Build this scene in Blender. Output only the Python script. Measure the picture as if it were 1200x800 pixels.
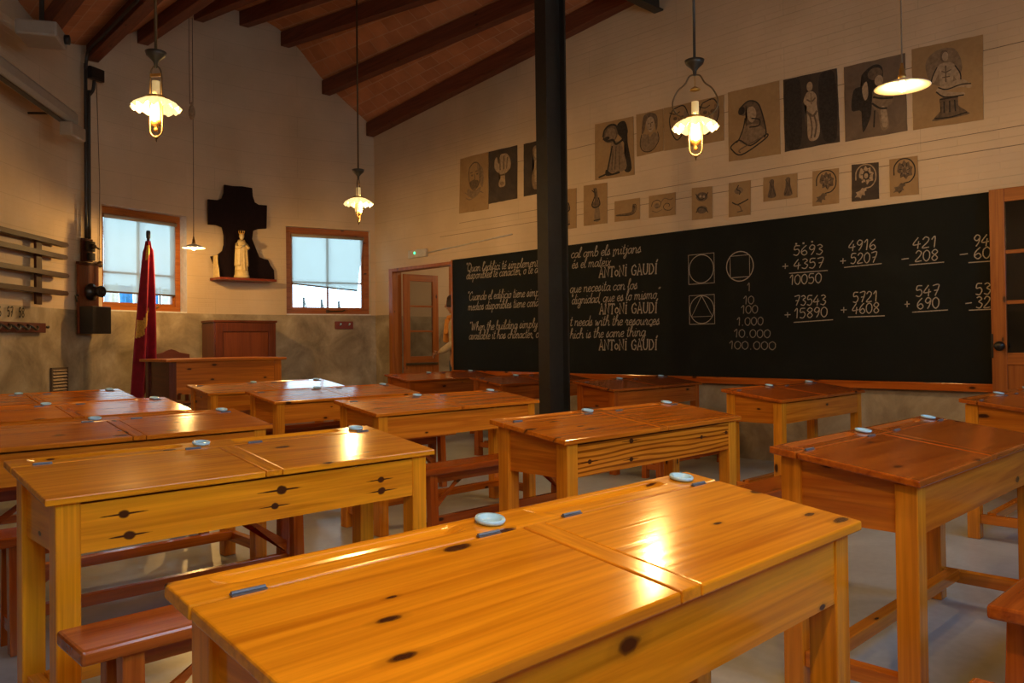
import bpy, bmesh, math, random
import numpy as np
from mathutils import Vector, Matrix

for o in list(bpy.data.objects):
    bpy.data.objects.remove(o)
sc = bpy.context.scene
COL = sc.collection
PI = math.pi
rnd = random.Random(7)

# ------------------------------------------------------------------ camera
CAM_H = 1.12
F_PX = 939.4
yaw, pit, rol = math.radians(44.24), math.radians(.756), math.radians(.67)
fw = Vector((math.sin(yaw) * math.cos(pit), math.cos(yaw) * math.cos(pit), math.sin(pit)))
r0 = Vector((math.cos(yaw), -math.sin(yaw), 0))
u0 = r0.cross(fw)
rt = r0 * math.cos(rol) - u0 * math.sin(rol)
up = u0 * math.cos(rol) + r0 * math.sin(rol)
cd = bpy.data.cameras.new('camera')
cam = bpy.data.objects.new('camera', cd)
COL.objects.link(cam)
m = Matrix((rt, up, -fw)).transposed().to_4x4()
m.translation = (0, 0, CAM_H)
cam.matrix_world = m
cd.sensor_width = 36
cd.sensor_fit = 'HORIZONTAL'
cd.lens = F_PX * 36 / 1200
cd.shift_y = (388.44 - 400) / 1200
cd.clip_start = .02
sc.camera = cam

# ------------------------------------------------------------------ light and exposure
W = bpy.data.worlds.new('sky')
sc.world = W
W.use_nodes = True
bgn = W.node_tree.nodes['Background']
bgn.inputs[0].default_value = (.58, .84, 1.0, 1)
bgn.inputs[1].default_value = 6.0
LAMP_COL = (1.0, .57, .18)
LAMP_W = 54.0
DISC_W = 26.0
# daylight entering by the three rear windows (behind the viewer)
for wx, ww in ((0.0, 1.1), (2.2, 1.3), (4.5, 1.3)):
    al = bpy.data.lights.new('rear_window_daylight', 'AREA')
    al.shape = 'RECTANGLE'
    al.size, al.size_y = ww, 1.1
    al.energy = 20
    al.color = (.42, .70, 1.0)
    ao = bpy.data.objects.new('rear_window_daylight', al)
    COL.objects.link(ao)
    ao.location = (wx, -.70, 2.18)
    ao.rotation_euler = (-PI / 2 + .25, 0, PI)
sc.view_settings.view_transform = 'Standard'
sc.view_settings.look = 'None'
sc.view_settings.exposure = -0.12
sc.view_settings.gamma = 1.0
sc.view_settings.use_curve_mapping = False
sc.cycles.max_bounces = 7
sc.cycles.diffuse_bounces = 4
sc.cycles.glossy_bounces = 3
sc.cycles.transmission_bounces = 5
sc.cycles.transparent_max_bounces = 8
sc.cycles.sample_clamp_indirect = 4
sc.cycles.caustics_reflective = False
sc.cycles.caustics_refractive = False
sc.cycles.use_denoising = True

# ------------------------------------------------------------------ materials
MATS = {}


def _new(name):
    mt = bpy.data.materials.new(name)
    mt.use_nodes = True
    nt = mt.node_tree
    b = nt.nodes['Principled BSDF']
    MATS[name] = mt
    return mt, nt, b


def node(nt, typ, **kw):
    n = nt.nodes.new(typ)
    for k, v in kw.items():
        setattr(n, k, v)
    return n


def ramp(nt, fac, stops):
    r = node(nt, 'ShaderNodeValToRGB')
    e = r.color_ramp.elements
    e[0].position, e[0].color = stops[0][0], (*stops[0][1], 1)
    e[1].position, e[1].color = stops[-1][0], (*stops[-1][1], 1)
    for p, c in stops[1:-1]:
        x = e.new(p)
        x.color = (*c, 1)
    nt.links.new(fac, r.inputs[0])
    return r.outputs[0]


def mix(nt, fac, a, b, mode='MIX'):
    n = node(nt, 'ShaderNodeMix', data_type='RGBA', blend_type=mode)
    for i, v in ((0, fac), (6, a), (7, b)):
        if isinstance(v, (int, float)):
            n.inputs[i].default_value = v
        elif isinstance(v, tuple):
            n.inputs[i].default_value = (*v, 1)
        else:
            nt.links.new(v, n.inputs[i])
    return n.outputs[2]


def plain(name, col, rough=.5, metal=0., noise=.12, nscale=18, coat=0., spec=.5):
    mt, nt, b = _new(name)
    tc = node(nt, 'ShaderNodeTexCoord')
    nz = node(nt, 'ShaderNodeTexNoise')
    nz.inputs['Scale'].default_value = nscale
    nz.inputs['Detail'].default_value = 4
    nt.links.new(tc.outputs['Object'], nz.inputs['Vector'])
    lo = tuple(c * (1 - noise) for c in col)
    hi = tuple(min(1, c * (1 + noise)) for c in col)
    nt.links.new(ramp(nt, nz.outputs[0], [(.3, lo), (.7, hi)]), b.inputs['Base Color'])
    b.inputs['Roughness'].default_value = rough
    b.inputs['Metallic'].default_value = metal
    b.inputs['Coat Weight'].default_value = coat
    b.inputs['Specular IOR Level'].default_value = spec
    return mt


def wood(name, light, dark, axis, rough=.15, knots=.056, tails=0, flame=0, marks=(), coat=.22, knotcol=(.060, .018, .005), keep=.42, spec=.38, dens=1.0):
    """varnished pine: long grain along axis, sparse dark knots, offset per object"""
    mt, nt, b = _new(name)
    L = nt.links.new
    tc = node(nt, 'ShaderNodeTexCoord')
    oi = node(nt, 'ShaderNodeObjectInfo')
    mul = node(nt, 'ShaderNodeMath', operation='MULTIPLY')
    mul.inputs[1].default_value = 53.7
    L(oi.outputs['Random'], mul.inputs[0])
    add = node(nt, 'ShaderNodeVectorMath', operation='ADD')
    L(tc.outputs['Object'], add.inputs[0])
    L(mul.outputs[0], add.inputs[1])
    s = {'X': (1, 19, 19), 'Y': (19, 1, 19), 'Z': (19, 19, 1)}[axis]
    mp = node(nt, 'ShaderNodeMapping')
    mp.inputs['Scale'].default_value = s
    L(add.outputs[0], mp.inputs[0])
    n1 = node(nt, 'ShaderNodeTexNoise')
    n1.inputs['Scale'].default_value = 1.3
    n1.inputs['Detail'].default_value = 5
    n1.inputs['Distortion'].default_value = 1.1
    L(mp.outputs[0], n1.inputs['Vector'])
    base = ramp(nt, n1.outputs[0], [(.30, dark), (.5, tuple((a * .62 + c * .38) for a, c in zip(light, dark))), (.66, light)])
    # fine fibres
    mp2 = node(nt, 'ShaderNodeMapping')
    mp2.inputs['Scale'].default_value = tuple(2.2 if q == 1 else 95 for q in s)
    L(add.outputs[0], mp2.inputs[0])
    n2 = node(nt, 'ShaderNodeTexNoise')
    n2.inputs['Scale'].default_value = 1
    n2.inputs['Detail'].default_value = 2
    L(mp2.outputs[0], n2.inputs['Vector'])
    fib = ramp(nt, n2.outputs[0], [(.35, (.80, .77, .74)), (.62, (1, 1, 1))])
    base = mix(nt, .8, base, fib, 'MULTIPLY')
    # knots
    # looked at across the grain: (along, sum of the two cross directions)
    dots = []
    for v in ({'X': (3.3, 0, 0), 'Y': (0, 3.3, 0), 'Z': (0, 0, 3.3)}[axis], {'X': (0, 8, 8), 'Y': (8, 0, 8), 'Z': (8, 8, 0)}[axis]):
        dn = node(nt, 'ShaderNodeVectorMath', operation='DOT_PRODUCT')
        dn.inputs[1].default_value = v
        L(add.outputs[0], dn.inputs[0])
        dots.append(dn)
    cx_ = node(nt, 'ShaderNodeCombineXYZ')
    L(dots[0].outputs['Value'], cx_.inputs[0])
    L(dots[1].outputs['Value'], cx_.inputs[1])
    vo = node(nt, 'ShaderNodeTexVoronoi', voronoi_dimensions='2D')
    vo.inputs['Scale'].default_value = dens
    L(cx_.outputs[0], vo.inputs['Vector'])
    sep = node(nt, 'ShaderNodeSeparateColor')
    L(vo.outputs['Color'], sep.inputs[0])
    gt = node(nt, 'ShaderNodeMath', operation='GREATER_THAN')
    gt.inputs[1].default_value = 1 - keep
    L(sep.outputs[0], gt.inputs[0])
    siz = node(nt, 'ShaderNodeMath', operation='MULTIPLY_ADD')
    L(sep.outputs[1], siz.inputs[0])
    siz.inputs[1].default_value = 1.1
    siz.inputs[2].default_value = .55
    dsz = node(nt, 'ShaderNodeMath', operation='DIVIDE')
    L(vo.outputs['Distance'], dsz.inputs[0])
    L(siz.outputs[0], dsz.inputs[1])
    nk = node(nt, 'ShaderNodeTexNoise')
    nk.inputs['Scale'].default_value = 30
    L(tc.outputs['Object'], nk.inputs['Vector'])
    wob = node(nt, 'ShaderNodeMath', operation='MULTIPLY_ADD')
    L(nk.outputs[0], wob.inputs[0])
    wob.inputs[1].default_value = knots * 1.0
    L(dsz.outputs[0], wob.inputs[2])
    off = node(nt, 'ShaderNodeMath', operation='SUBTRACT')
    L(wob.outputs[0], off.inputs[0])
    off.inputs[1].default_value = knots * .5
    if flame:
        wv = node(nt, 'ShaderNodeTexWave', wave_type='RINGS')
        wv.inputs['Scale'].default_value = 1.0
        wv.inputs['Distortion'].default_value = 7
        wv.inputs['Detail'].default_value = 2
        wv.inputs['Detail Scale'].default_value = .6
        mpw = node(nt, 'ShaderNodeMapping')
        mpw.inputs['Scale'].default_value = (2.2, 9, 14)
        L(tc.outputs['Object'], mpw.inputs[0])
        L(mpw.outputs[0], wv.inputs['Vector'])
        base = mix(nt, .8, base, ramp(nt, wv.outputs[0], [(.2, (.30, .20, .12)), (.45, (1, 1, 1))]), 'MULTIPLY')
    kn = ramp(nt, off.outputs[0], [(knots * .7, (1, 1, 1)), (knots, (.8, .8, .8)), (knots * 1.25, (.25, .25, .25)), (knots * 2.3, (0, 0, 0))])
    km = node(nt, 'ShaderNodeMath', operation='MULTIPLY')
    L(kn, km.inputs[0])
    L(gt.outputs[0], km.inputs[1])
    colr = mix(nt, km.outputs[0], base, knotcol)
    if tails:
        # dark split running out of each knot along the grain
        df = node(nt, 'ShaderNodeVectorMath', operation='SUBTRACT')
        L(cx_.outputs[0], df.inputs[0])
        L(vo.outputs['Position'], df.inputs[1])
        sc2 = node(nt, 'ShaderNodeVectorMath', operation='MULTIPLY')
        L(df.outputs[0], sc2.inputs[0])
        sc2.inputs[1].default_value = (.26, 2.0, 0)
        le = node(nt, 'ShaderNodeVectorMath', operation='LENGTH')
        L(sc2.outputs[0], le.inputs[0])
        tl = node(nt, 'ShaderNodeMath', operation='MULTIPLY')
        L(ramp(nt, le.outputs['Value'], [(.03, (1, 1, 1)), (.085, (0, 0, 0))]), tl.inputs[0])
        L(gt.outputs[0], tl.inputs[1])
        colr = mix(nt, tl.outputs[0], colr, (.10, .035, .008))
    for (kx, kz, kr) in marks:
        df = node(nt, 'ShaderNodeVectorMath', operation='SUBTRACT')
        L(tc.outputs['Object'], df.inputs[0])
        df.inputs[1].default_value = (kx, 0, kz)
        best = None
        for sx_, sz_, o_ in ((.85, 1.15, 0), (.22, 5.0, .010)):
            mv = node(nt, 'ShaderNodeVectorMath', operation='MULTIPLY')
            L(df.outputs[0], mv.inputs[0])
            mv.inputs[1].default_value = (sx_ / kr, 0, sz_ / kr)
            le = node(nt, 'ShaderNodeVectorMath', operation='LENGTH')
            L(mv.outputs[0], le.inputs[0])
            if best is None:
                best = le.outputs['Value']
            else:
                mn = node(nt, 'ShaderNodeMath', operation='MINIMUM')
                L(best, mn.inputs[0])
                L(le.outputs['Value'], mn.inputs[1])
                best = mn.outputs[0]
        w2 = node(nt, 'ShaderNodeMath', operation='MULTIPLY_ADD')
        L(nk.outputs[0], w2.inputs[0])
        w2.inputs[1].default_value = .5
        L(best, w2.inputs[2])
        colr = mix(nt, ramp(nt, w2.outputs[0], [(.80, (1, 1, 1)), (.93, (.6, .6, .6)), (1.0, (0, 0, 0))]), colr, knotcol)
    L(colr, b.inputs['Base Color'])
    b.inputs['Roughness'].default_value = rough
    b.inputs['Coat Weight'].default_value = coat
    b.inputs['Coat Roughness'].default_value = .12
    b.inputs['Specular IOR Level'].default_value = spec
    bp = node(nt, 'ShaderNodeBump')
    bp.inputs['Strength'].default_value = .06
    bp.inputs['Distance'].default_value = .01
    L(n1.outputs[0], bp.inputs['Height'])
    L(bp.outputs[0], b.inputs['Normal'])
    return mt


PINE = {}
for key, li, dk in (('honey', (.89, .35, .012), (.61, .20, .006)), ('ochre', (.70, .225, .015), (.46, .118, .008)), ('straw', (.78, .295, .018), (.56, .175, .008)), ('amber', (.68, .205, .011), (.44, .105, .006)), ('dimmed', (.40, .095, .009), (.24, .048, .005)), ('russet', (.48, .118, .009), (.29, .058, .005))):  # one darker copy of russet stands for desks in dim light
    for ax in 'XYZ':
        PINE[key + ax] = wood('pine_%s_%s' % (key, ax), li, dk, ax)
MARK_A4 = [(-.462, .644, .020), (-.446, .581, .021), (.036, .645, .024), (.011, .596, .017), (.432, .629, .018), (.435, .588, .021)]
MARK_B4 = [(-.499, .610, .017), (-.221, .589, .017), (-.219, .672, .019), (.33, .636, .016), (.555, .640, .015)]
PINE['splitX'] = wood('pine_split_knots_X', (.89, .35, .012), (.61, .20, .006), 'X', keep=.12, marks=MARK_A4)
PINE['flameX'] = wood('pine_flame_grain_X', (.74, .24, .015), (.52, .14, .008), 'X', flame=1, keep=.05, marks=MARK_B4)
for ax in 'XYZ':
    PINE['bench' + ax] = wood('pine_bench_' + ax, (.50, .125, .014), (.32, .065, .006), ax)
    PINE['door' + ax] = wood('pine_door_' + ax, (.42, .135, .022), (.28, .075, .010), ax, rough=.4, keep=.25)
    PINE['dark' + ax] = wood('dark_stained_wood_' + ax, (.060, .018, .008), (.032, .010, .005), ax, rough=.5, keep=.15, spec=.2, coat=0)
    PINE['beam' + ax] = wood('beam_timber_' + ax, (.20, .060, .026), (.12, .034, .015), ax, rough=.6, keep=.2, coat=0)
    PINE['cab' + ax] = wood('cabinet_wood_' + ax, (.15, .036, .010), (.09, .020, .006), ax, rough=.35, keep=.2)
    PINE['doorpanel' + ax] = wood('cabinet_panel_' + ax, (.21, .052, .012), (.14, .032, .008), ax, rough=.35, keep=.1)
    PINE['tdesk' + ax] = wood('teacher_table_pine_' + ax, (.66, .20, .016), (.44, .115, .009), ax, rough=.3, keep=.5)


def wall_plaster(name, axis_uv):
    """cream painted masonry with faint courses; axis_uv picks the horizontal direction"""
    mt, nt, b = _new(name)
    L = nt.links.new
    tc = node(nt, 'ShaderNodeTexCoord')
    sp = node(nt, 'ShaderNodeSeparateXYZ')
    L(tc.outputs['Object'], sp.inputs[0])
    cb = node(nt, 'ShaderNodeCombineXYZ')
    L(sp.outputs[axis_uv], cb.inputs[0])
    L(sp.outputs['Z'], cb.inputs[1])
    br = node(nt, 'ShaderNodeTexBrick')
    br.inputs['Color1'].default_value = (1, 1, 1, 1)
    br.inputs['Color2'].default_value = (1, 1, 1, 1)
    br.inputs['Mortar'].default_value = (0, 0, 0, 1)
    br.inputs['Scale'].default_value = 1
    br.inputs['Mortar Size'].default_value = .004
    br.inputs['Mortar Smooth'].default_value = .6
    br.inputs['Brick Width'].default_value = 2.3
    br.inputs['Row Height'].default_value = .29
    L(cb.outputs[0], br.inputs['Vector'])
    br2 = node(nt, 'ShaderNodeTexBrick')
    for i, c in (('Color1', (1, 1, 1, 1)), ('Color2', (.9, .9, .9, 1)), ('Mortar', (0, 0, 0, 1))):
        br2.inputs[i].default_value = c
    br2.inputs['Scale'].default_value = 1
    br2.inputs['Mortar Size'].default_value = .006
    br2.inputs['Mortar Smooth'].default_value = .9
    br2.inputs['Brick Width'].default_value = .29
    br2.inputs['Row Height'].default_value = .058
    L(cb.outputs[0], br2.inputs['Vector'])
    nz = node(nt, 'ShaderNodeTexNoise')
    nz.inputs['Scale'].default_value = 1.7
    nz.inputs['Detail'].default_value = 6
    L(tc.outputs['Object'], nz.inputs['Vector'])
    base = ramp(nt, nz.outputs[0], [(.3, (.55, .415, .255)), (.7, (.66, .505, .325))])
    base = mix(nt, .16, base, br.outputs[0], 'MULTIPLY')
    L(base, b.inputs['Base Color'])
    b.inputs['Roughness'].default_value = .75
    bp = node(nt, 'ShaderNodeBump')
    bp.inputs['Strength'].default_value = .25
    bp.inputs['Distance'].default_value = .010
    L(br2.outputs[0], bp.inputs['Height'])
    bp2 = node(nt, 'ShaderNodeBump')
    bp2.inputs['Strength'].default_value = .3
    bp2.inputs['Distance'].default_value = .03
    L(nz.outputs[0], bp2.inputs['Height'])
    L(bp.outputs[0], bp2.inputs['Normal'])
    L(bp2.outputs[0], b.inputs['Normal'])
    return mt


M_PLA = wall_plaster('cream_plaster_x', 'X')
M_PLB = wall_plaster('cream_plaster_y', 'Y')


def mottled(name, stops, scale=2.5, rough=.55, det=9, fine=30, bump=.15):
    mt, nt, b = _new(name)
    L = nt.links.new
    tc = node(nt, 'ShaderNodeTexCoord')
    nz = node(nt, 'ShaderNodeTexNoise')
    nz.inputs['Scale'].default_value = scale
    nz.inputs['Detail'].default_value = det
    nz.inputs['Roughness'].default_value = .62
    nz.inputs['Distortion'].default_value = .6
    L(tc.outputs['Object'], nz.inputs['Vector'])
    c = ramp(nt, nz.outputs[0], stops)
    n2 = node(nt, 'ShaderNodeTexNoise')
    n2.inputs['Scale'].default_value = fine
    n2.inputs['Detail'].default_value = 3
    L(tc.outputs['Object'], n2.inputs['Vector'])
    c = mix(nt, .5, c, ramp(nt, n2.outputs[0], [(.3, (.8, .8, .8)), (.7, (1.0, 1.0, 1.0))]), 'MULTIPLY')
    L(c, b.inputs['Base Color'])
    b.inputs['Roughness'].default_value = rough
    bp = node(nt, 'ShaderNodeBump')
    bp.inputs['Strength'].default_value = bump
    bp.inputs['Distance'].default_value = .02
    L(nz.outputs[0], bp.inputs['Height'])
    L(bp.outputs[0], b.inputs['Normal'])
    return mt


M_DADO = mottled('grey_render_dado', [(.32, (.19, .142, .080)), (.5, (.35, .275, .165)), (.68, (.53, .43, .28))], 2.2, .5)
M_FLOOR = mottled('polished_concrete_floor', [(.28, (.29, .325, .345)), (.5, (.41, .455, .48)), (.75, (.54, .585, .61))], 1.6, .32, bump=.05)  # grey concrete; blue of the daylight is tinted into the colour
M_GROUND = mottled('pale_gravel_ground', [(.3, (.5, .48, .45)), (.7, (.7, .68, .64))], 3, .9)


def brick_ceiling():
    mt, nt, b = _new('thin_brick_vault')
    L = nt.links.new
    tc = node(nt, 'ShaderNodeTexCoord')
    mp = node(nt, 'ShaderNodeMapping')
    mp.inputs['Rotation'].default_value = (0, 0, PI / 2)
    L(tc.outputs['Object'], mp.inputs[0])
    br = node(nt, 'ShaderNodeTexBrick')
    br.inputs['Color1'].default_value = (.62, .25, .095, 1)
    br.inputs['Color2'].default_value = (.48, .175, .065, 1)
    br.inputs['Mortar'].default_value = (.62, .33, .16, 1)
    br.inputs['Scale'].default_value = 1
    br.inputs['Mortar Size'].default_value = .006
    br.inputs['Bias'].default_value = -.1
    br.inputs['Brick Width'].default_value = .29
    br.inputs['Row Height'].default_value = .145
    L(mp.outputs[0], br.inputs['Vector'])
    nz = node(nt, 'ShaderNodeTexNoise')
    nz.inputs['Scale'].default_value = 5
    nz.inputs['Detail'].default_value = 5
    L(tc.outputs['Object'], nz.inputs['Vector'])
    c = mix(nt, .7, br.outputs[0], ramp(nt, nz.outputs[0], [(.3, (.7, .7, .7)), (.7, (1, 1, 1))]), 'MULTIPLY')
    L(c, b.inputs['Base Color'])
    b.inputs['Roughness'].default_value = .8
    return mt


M_CEIL = brick_ceiling()
M_STEEL = plain('black_painted_steel', (.022, .020, .015), .42, 0, .15)
M_BLACK = plain('black_bakelite', (.012, .011, .010), .35)
M_IRON = plain('dark_iron', (.03, .026, .02), .45, .6)
M_BRASS = plain('aged_brass', (.42, .25, .07), .35, .85)
M_BRONZE = plain('dark_bronze', (.10, .065, .03), .45, .6)
M_HINGE = plain('grey_hinge_steel', (.15, .17, .21), .4, .5)
M_WHITE = plain('white_plastic', (.55, .50, .42), .5)
M_PORC = plain('daylight_blue_white_porcelain', (.42, .74, .98), .18, coat=.4, noise=.03)  # white porcelain with reflected daylight's blue put into its colour
M_ENAMEL = plain('white_enamel', (.85, .80, .62), .3, noise=.03)
M_SLATE = mottled('blackboard_slate', [(.3, (.0050, .0066, .0060)), (.55, (.0072, .0090, .0080)), (.8, (.014, .0155, .013))], 1.6, .75, bump=.02)
M_SLATE.node_tree.nodes['Principled BSDF'].inputs['Specular IOR Level'].default_value = .15
M_CHALK = plain('white_chalk', (.36, .31, .235), .9, noise=.3, nscale=120)
M_CHALKF = plain('faint_white_chalk', (.23, .20, .155), .9, noise=.35, nscale=120)
M_PAPER = mottled('tan_drawing_paper', [(.3, (.32, .195, .080)), (.7, (.39, .25, .108))], 4, .9, bump=0)
M_PAPERD = mottled('charcoal_covered_paper', [(.3, (.040, .029, .020)), (.7, (.085, .060, .038))], 5, .9, bump=0)
M_PAPERB = mottled('brown_washed_paper', [(.3, (.12, .083, .050)), (.7, (.19, .13, .078))], 5, .9, bump=0)
M_CHAR = plain('charcoal', (.030, .023, .016), .95, noise=.4, nscale=60)
M_CHARM = plain('charcoal_mid_tone', (.13, .088, .050), .95, noise=.3, nscale=40)
M_CHARS = plain('charcoal_soft_tone', (.22, .15, .083), .95, noise=.25, nscale=40)
M_PALE = plain('pale_pastel', (.36, .26, .155), .95, noise=.25, nscale=40)
M_STAT = plain('ivory_painted_plaster', (.66, .50, .22), .45, noise=.12, nscale=30)
M_GOLD = plain('gold_embroidery', (.72, .42, .08), .45, .25, noise=.25, nscale=60)
M_RED = plain('crimson_velvet', (.25, .004, .024), .8, noise=.2, nscale=14)
M_REDD = plain('crimson_fringe', (.36, .05, .03), .8)
M_CROSS = plain('dark_maroon_wood', (.0105, .0040, .0048), .6, noise=.3, spec=.12)
M_REDBOX = plain('red_brown_lacquer', (.20, .035, .015), .35)
M_CORD = plain('brown_fabric_cord', (.10, .065, .035), .7)
M_SKIN = plain('skin', (.50, .27, .17), .5, noise=.06)
M_SHIRT = plain('cream_knit', (.62, .50, .34), .85)
M_SCARF = plain('orange_scarf_cloth', (.70, .30, .06), .85)
M_JEAN = plain('blue_denim', (.05, .09, .16), .8)
M_HAIR = plain('dark_brown_hair', (.035, .02, .012), .6)
M_SCREEN = plain('cream_metal_case', (.34, .29, .22), .45, noise=.05)
M_REDPEG = plain('dark_red_paint', (.10, .018, .012), .45)
M_BLUE = plain('blue_banner_cloth', (.06, .30, .75), .7)
M_WBAN = plain('white_banner_cloth', (.9, .92, .95), .7)
M_REVEAL = plain('white_plaster_reveal', (.72, .70, .66), .7)


def emis(name, col, strength, base=(.9, .85, .7), trans=None):
    mt, nt, b = _new(name)
    b.inputs['Base Color'].default_value = (*base, 1)
    b.inputs['Roughness'].default_value = .25
    b.inputs['Emission Color'].default_value = (*col, 1)
    b.inputs['Emission Strength'].default_value = strength
    nz = node(nt, 'ShaderNodeTexNoise')
    nz.inputs['Scale'].default_value = 9
    rp = ramp(nt, nz.outputs[0], [(.3, tuple(c * .9 for c in base)), (.7, base)])
    nt.links.new(rp, b.inputs['Base Color'])
    return mt


M_GLOW = emis('glowing_opal_glass', (1.0, .74, .30), 1.25)
M_FLAME = emis('bright_lamp_tube', (1.0, .80, .40), 3.2)
M_CHIM = emis('warm_glass_chimney', (1.0, .68, .25), .42, (.8, .65, .35))
M_BULB = emis('glowing_bulb', (1.0, .80, .40), 6.0)
M_LED = emis('green_led', (.05, 1.0, .35), 3.0, (.1, .5, .2))


def glass(name, tint=(1, 1, 1), mixf=.08, rough=.03):
    """thin pane: mostly clear with a mirror share"""
    mt, nt, b = _new(name)
    L = nt.links.new
    tr = node(nt, 'ShaderNodeBsdfTransparent')
    tr.inputs[0].default_value = (*tint, 1)
    gl = node(nt, 'ShaderNodeBsdfGlossy')
    gl.inputs['Roughness'].default_value = rough
    fr = node(nt, 'ShaderNodeFresnel')
    fr.inputs[0].default_value = 1.45
    mx = node(nt, 'ShaderNodeMixShader')
    ad = node(nt, 'ShaderNodeMath', operation='ADD')
    ad.inputs[1].default_value = mixf
    L(fr.outputs[0], ad.inputs[0])
    L(ad.outputs[0], mx.inputs[0])
    L(tr.outputs[0], mx.inputs[1])
    L(gl.outputs[0], mx.inputs[2])
    L(mx.outputs[0], nt.nodes['Material Output'].inputs[0])
    return mt


M_GLASS = glass('window_glass', (.96, .98, 1.0), 0.0)
M_DOORGLASS = glass('door_glass', (.80, .80, .78), .02)


def blind_mat():
    mt, nt, b = _new('pale_teal_roller_fabric')
    L = nt.links.new
    tl = node(nt, 'ShaderNodeBsdfTranslucent')
    tl.inputs[0].default_value = (.44, .42, .355, 1)
    df = node(nt, 'ShaderNodeBsdfDiffuse')
    df.inputs[0].default_value = (.55, .62, .60, 1)
    tp = node(nt, 'ShaderNodeBsdfTransparent')
    tp.inputs[0].default_value = (.80, .90, .90, 1)
    m1 = node(nt, 'ShaderNodeMixShader')
    m1.inputs[0].default_value = .2
    L(tl.outputs[0], m1.inputs[1])
    L(df.outputs[0], m1.inputs[2])
    m2 = node(nt, 'ShaderNodeMixShader')
    m2.inputs[0].default_value = .10
    L(m1.outputs[0], m2.inputs[1])
    L(tp.outputs[0], m2.inputs[2])
    L(m2.outputs[0], nt.nodes['Material Output'].inputs[0])
    return mt


M_BLIND = blind_mat()

# ------------------------------------------------------------------ mesh helpers


def obj(name, bm, mat, parent=None, smooth=False, loc=None, rotz=None, bevel=0, mats=None):
    bmesh.ops.recalc_face_normals(bm, faces=bm.faces)
    me = bpy.data.meshes.new(name)
    bm.to_mesh(me)
    bm.free()
    for mm in (mats or [mat]):
        me.materials.append(mm)
    if smooth:
        for p in me.polygons:
            p.use_smooth = True
    o = bpy.data.objects.new(name, me)
    COL.objects.link(o)
    if parent is not None:
        o.parent = parent
    if loc is not None:
        o.location = loc
    if rotz is not None:
        o.rotation_euler = (0, 0, rotz)
    if bevel:
        bv = o.modifiers.new('edge', 'BEVEL')
        bv.width = bevel
        bv.segments = 2
        bv.limit_method = 'ANGLE'
    return o


def tag(o, label, cat, group=None):
    o['label'] = label
    o['category'] = cat
    if group:
        o['group'] = group
    return o


def thing(name, label, cat, loc=(0, 0, 0), rotz=0, group=None):
    o = bpy.data.objects.new(name, None)
    o.empty_display_size = .1
    COL.objects.link(o)
    o.location = loc
    o.rotation_euler = (0, 0, rotz)
    return tag(o, label, cat, group)


def struct(name, bm, mat, **kw):
    o = obj(name, bm, mat, **kw)
    o['kind'] = 'structure'
    return o


def dup(root, loc=None, rotz=None, label=None, sx=None):
    r = root.copy()
    COL.objects.link(r)
    if loc is not None:
        r.location = loc
    if rotz is not None:
        r.rotation_euler = (0, 0, rotz)
    if sx is not None:
        r.scale = (sx, 1, 1)
    if label:
        r['label'] = label
    for ch in list(root.children):
        c = ch.copy()
        COL.objects.link(c)
        c.parent = r
        for g in list(ch.children):
            d = g.copy()
            COL.objects.link(d)
            d.parent = c
    return r


def box(bm, x0, x1, y0, y1, z0, z1):
    vs = [bm.verts.new(p) for p in ((x0, y0, z0), (x1, y0, z0), (x1, y1, z0), (x0, y1, z0), (x0, y0, z1), (x1, y0, z1), (x1, y1, z1), (x0, y1, z1))]
    for f in ((0, 3, 2, 1), (4, 5, 6, 7), (0, 1, 5, 4), (1, 2, 6, 5), (2, 3, 7, 6), (3, 0, 4, 7)):
        bm.faces.new([vs[i] for i in f])
    return vs


def bx(*a):
    bm = bmesh.new()
    box(bm, *a)
    return bm


def prism(pts, d0, d1, plane='XZ'):
    """closed outline extruded between depths d0 and d1"""
    bm = bmesh.new()

    def P(a, c, d):
        return {'XZ': (a, d, c), 'YZ': (d, a, c), 'XY': (a, c, d)}[plane]
    f0 = [bm.verts.new(P(a, c, d0)) for a, c in pts]
    f1 = [bm.verts.new(P(a, c, d1)) for a, c in pts]
    n = len(pts)
    bm.faces.new(f0)
    bm.faces.new(list(reversed(f1)))
    for i in range(n):
        bm.faces.new((f0[i], f0[(i + 1) % n], f1[(i + 1) % n], f1[i]))
    return bm


def tube_into(bm, pts, r, seg=10, cap=True):
    pts = [Vector(p) for p in pts]
    rs = r if isinstance(r, (list, tuple)) else [r] * len(pts)
    rings = []
    prev = None
    for i, p in enumerate(pts):
        d = (pts[min(i + 1, len(pts) - 1)] - pts[max(i - 1, 0)]).normalized()
        if prev is None:
            a = Vector((0, 0, 1)) if abs(d.z) < .9 else Vector((1, 0, 0))
            n = d.cross(a).normalized()
        else:
            n = (prev - d * prev.dot(d)).normalized()
        prev = n
        b = d.cross(n)
        rings.append([bm.verts.new(p + (n * math.cos(2 * PI * k / seg) + b * math.sin(2 * PI * k / seg)) * rs[i]) for k in range(seg)])
    for a, b in zip(rings, rings[1:]):
        for k in range(seg):
            bm.faces.new((a[k], a[(k + 1) % seg], b[(k + 1) % seg], b[k]))
    if cap:
        bm.faces.new(list(reversed(rings[0])))
        bm.faces.new(rings[-1])


def tube(pts, r, seg=10):
    bm = bmesh.new()
    tube_into(bm, pts, r, seg)
    return bm


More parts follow.
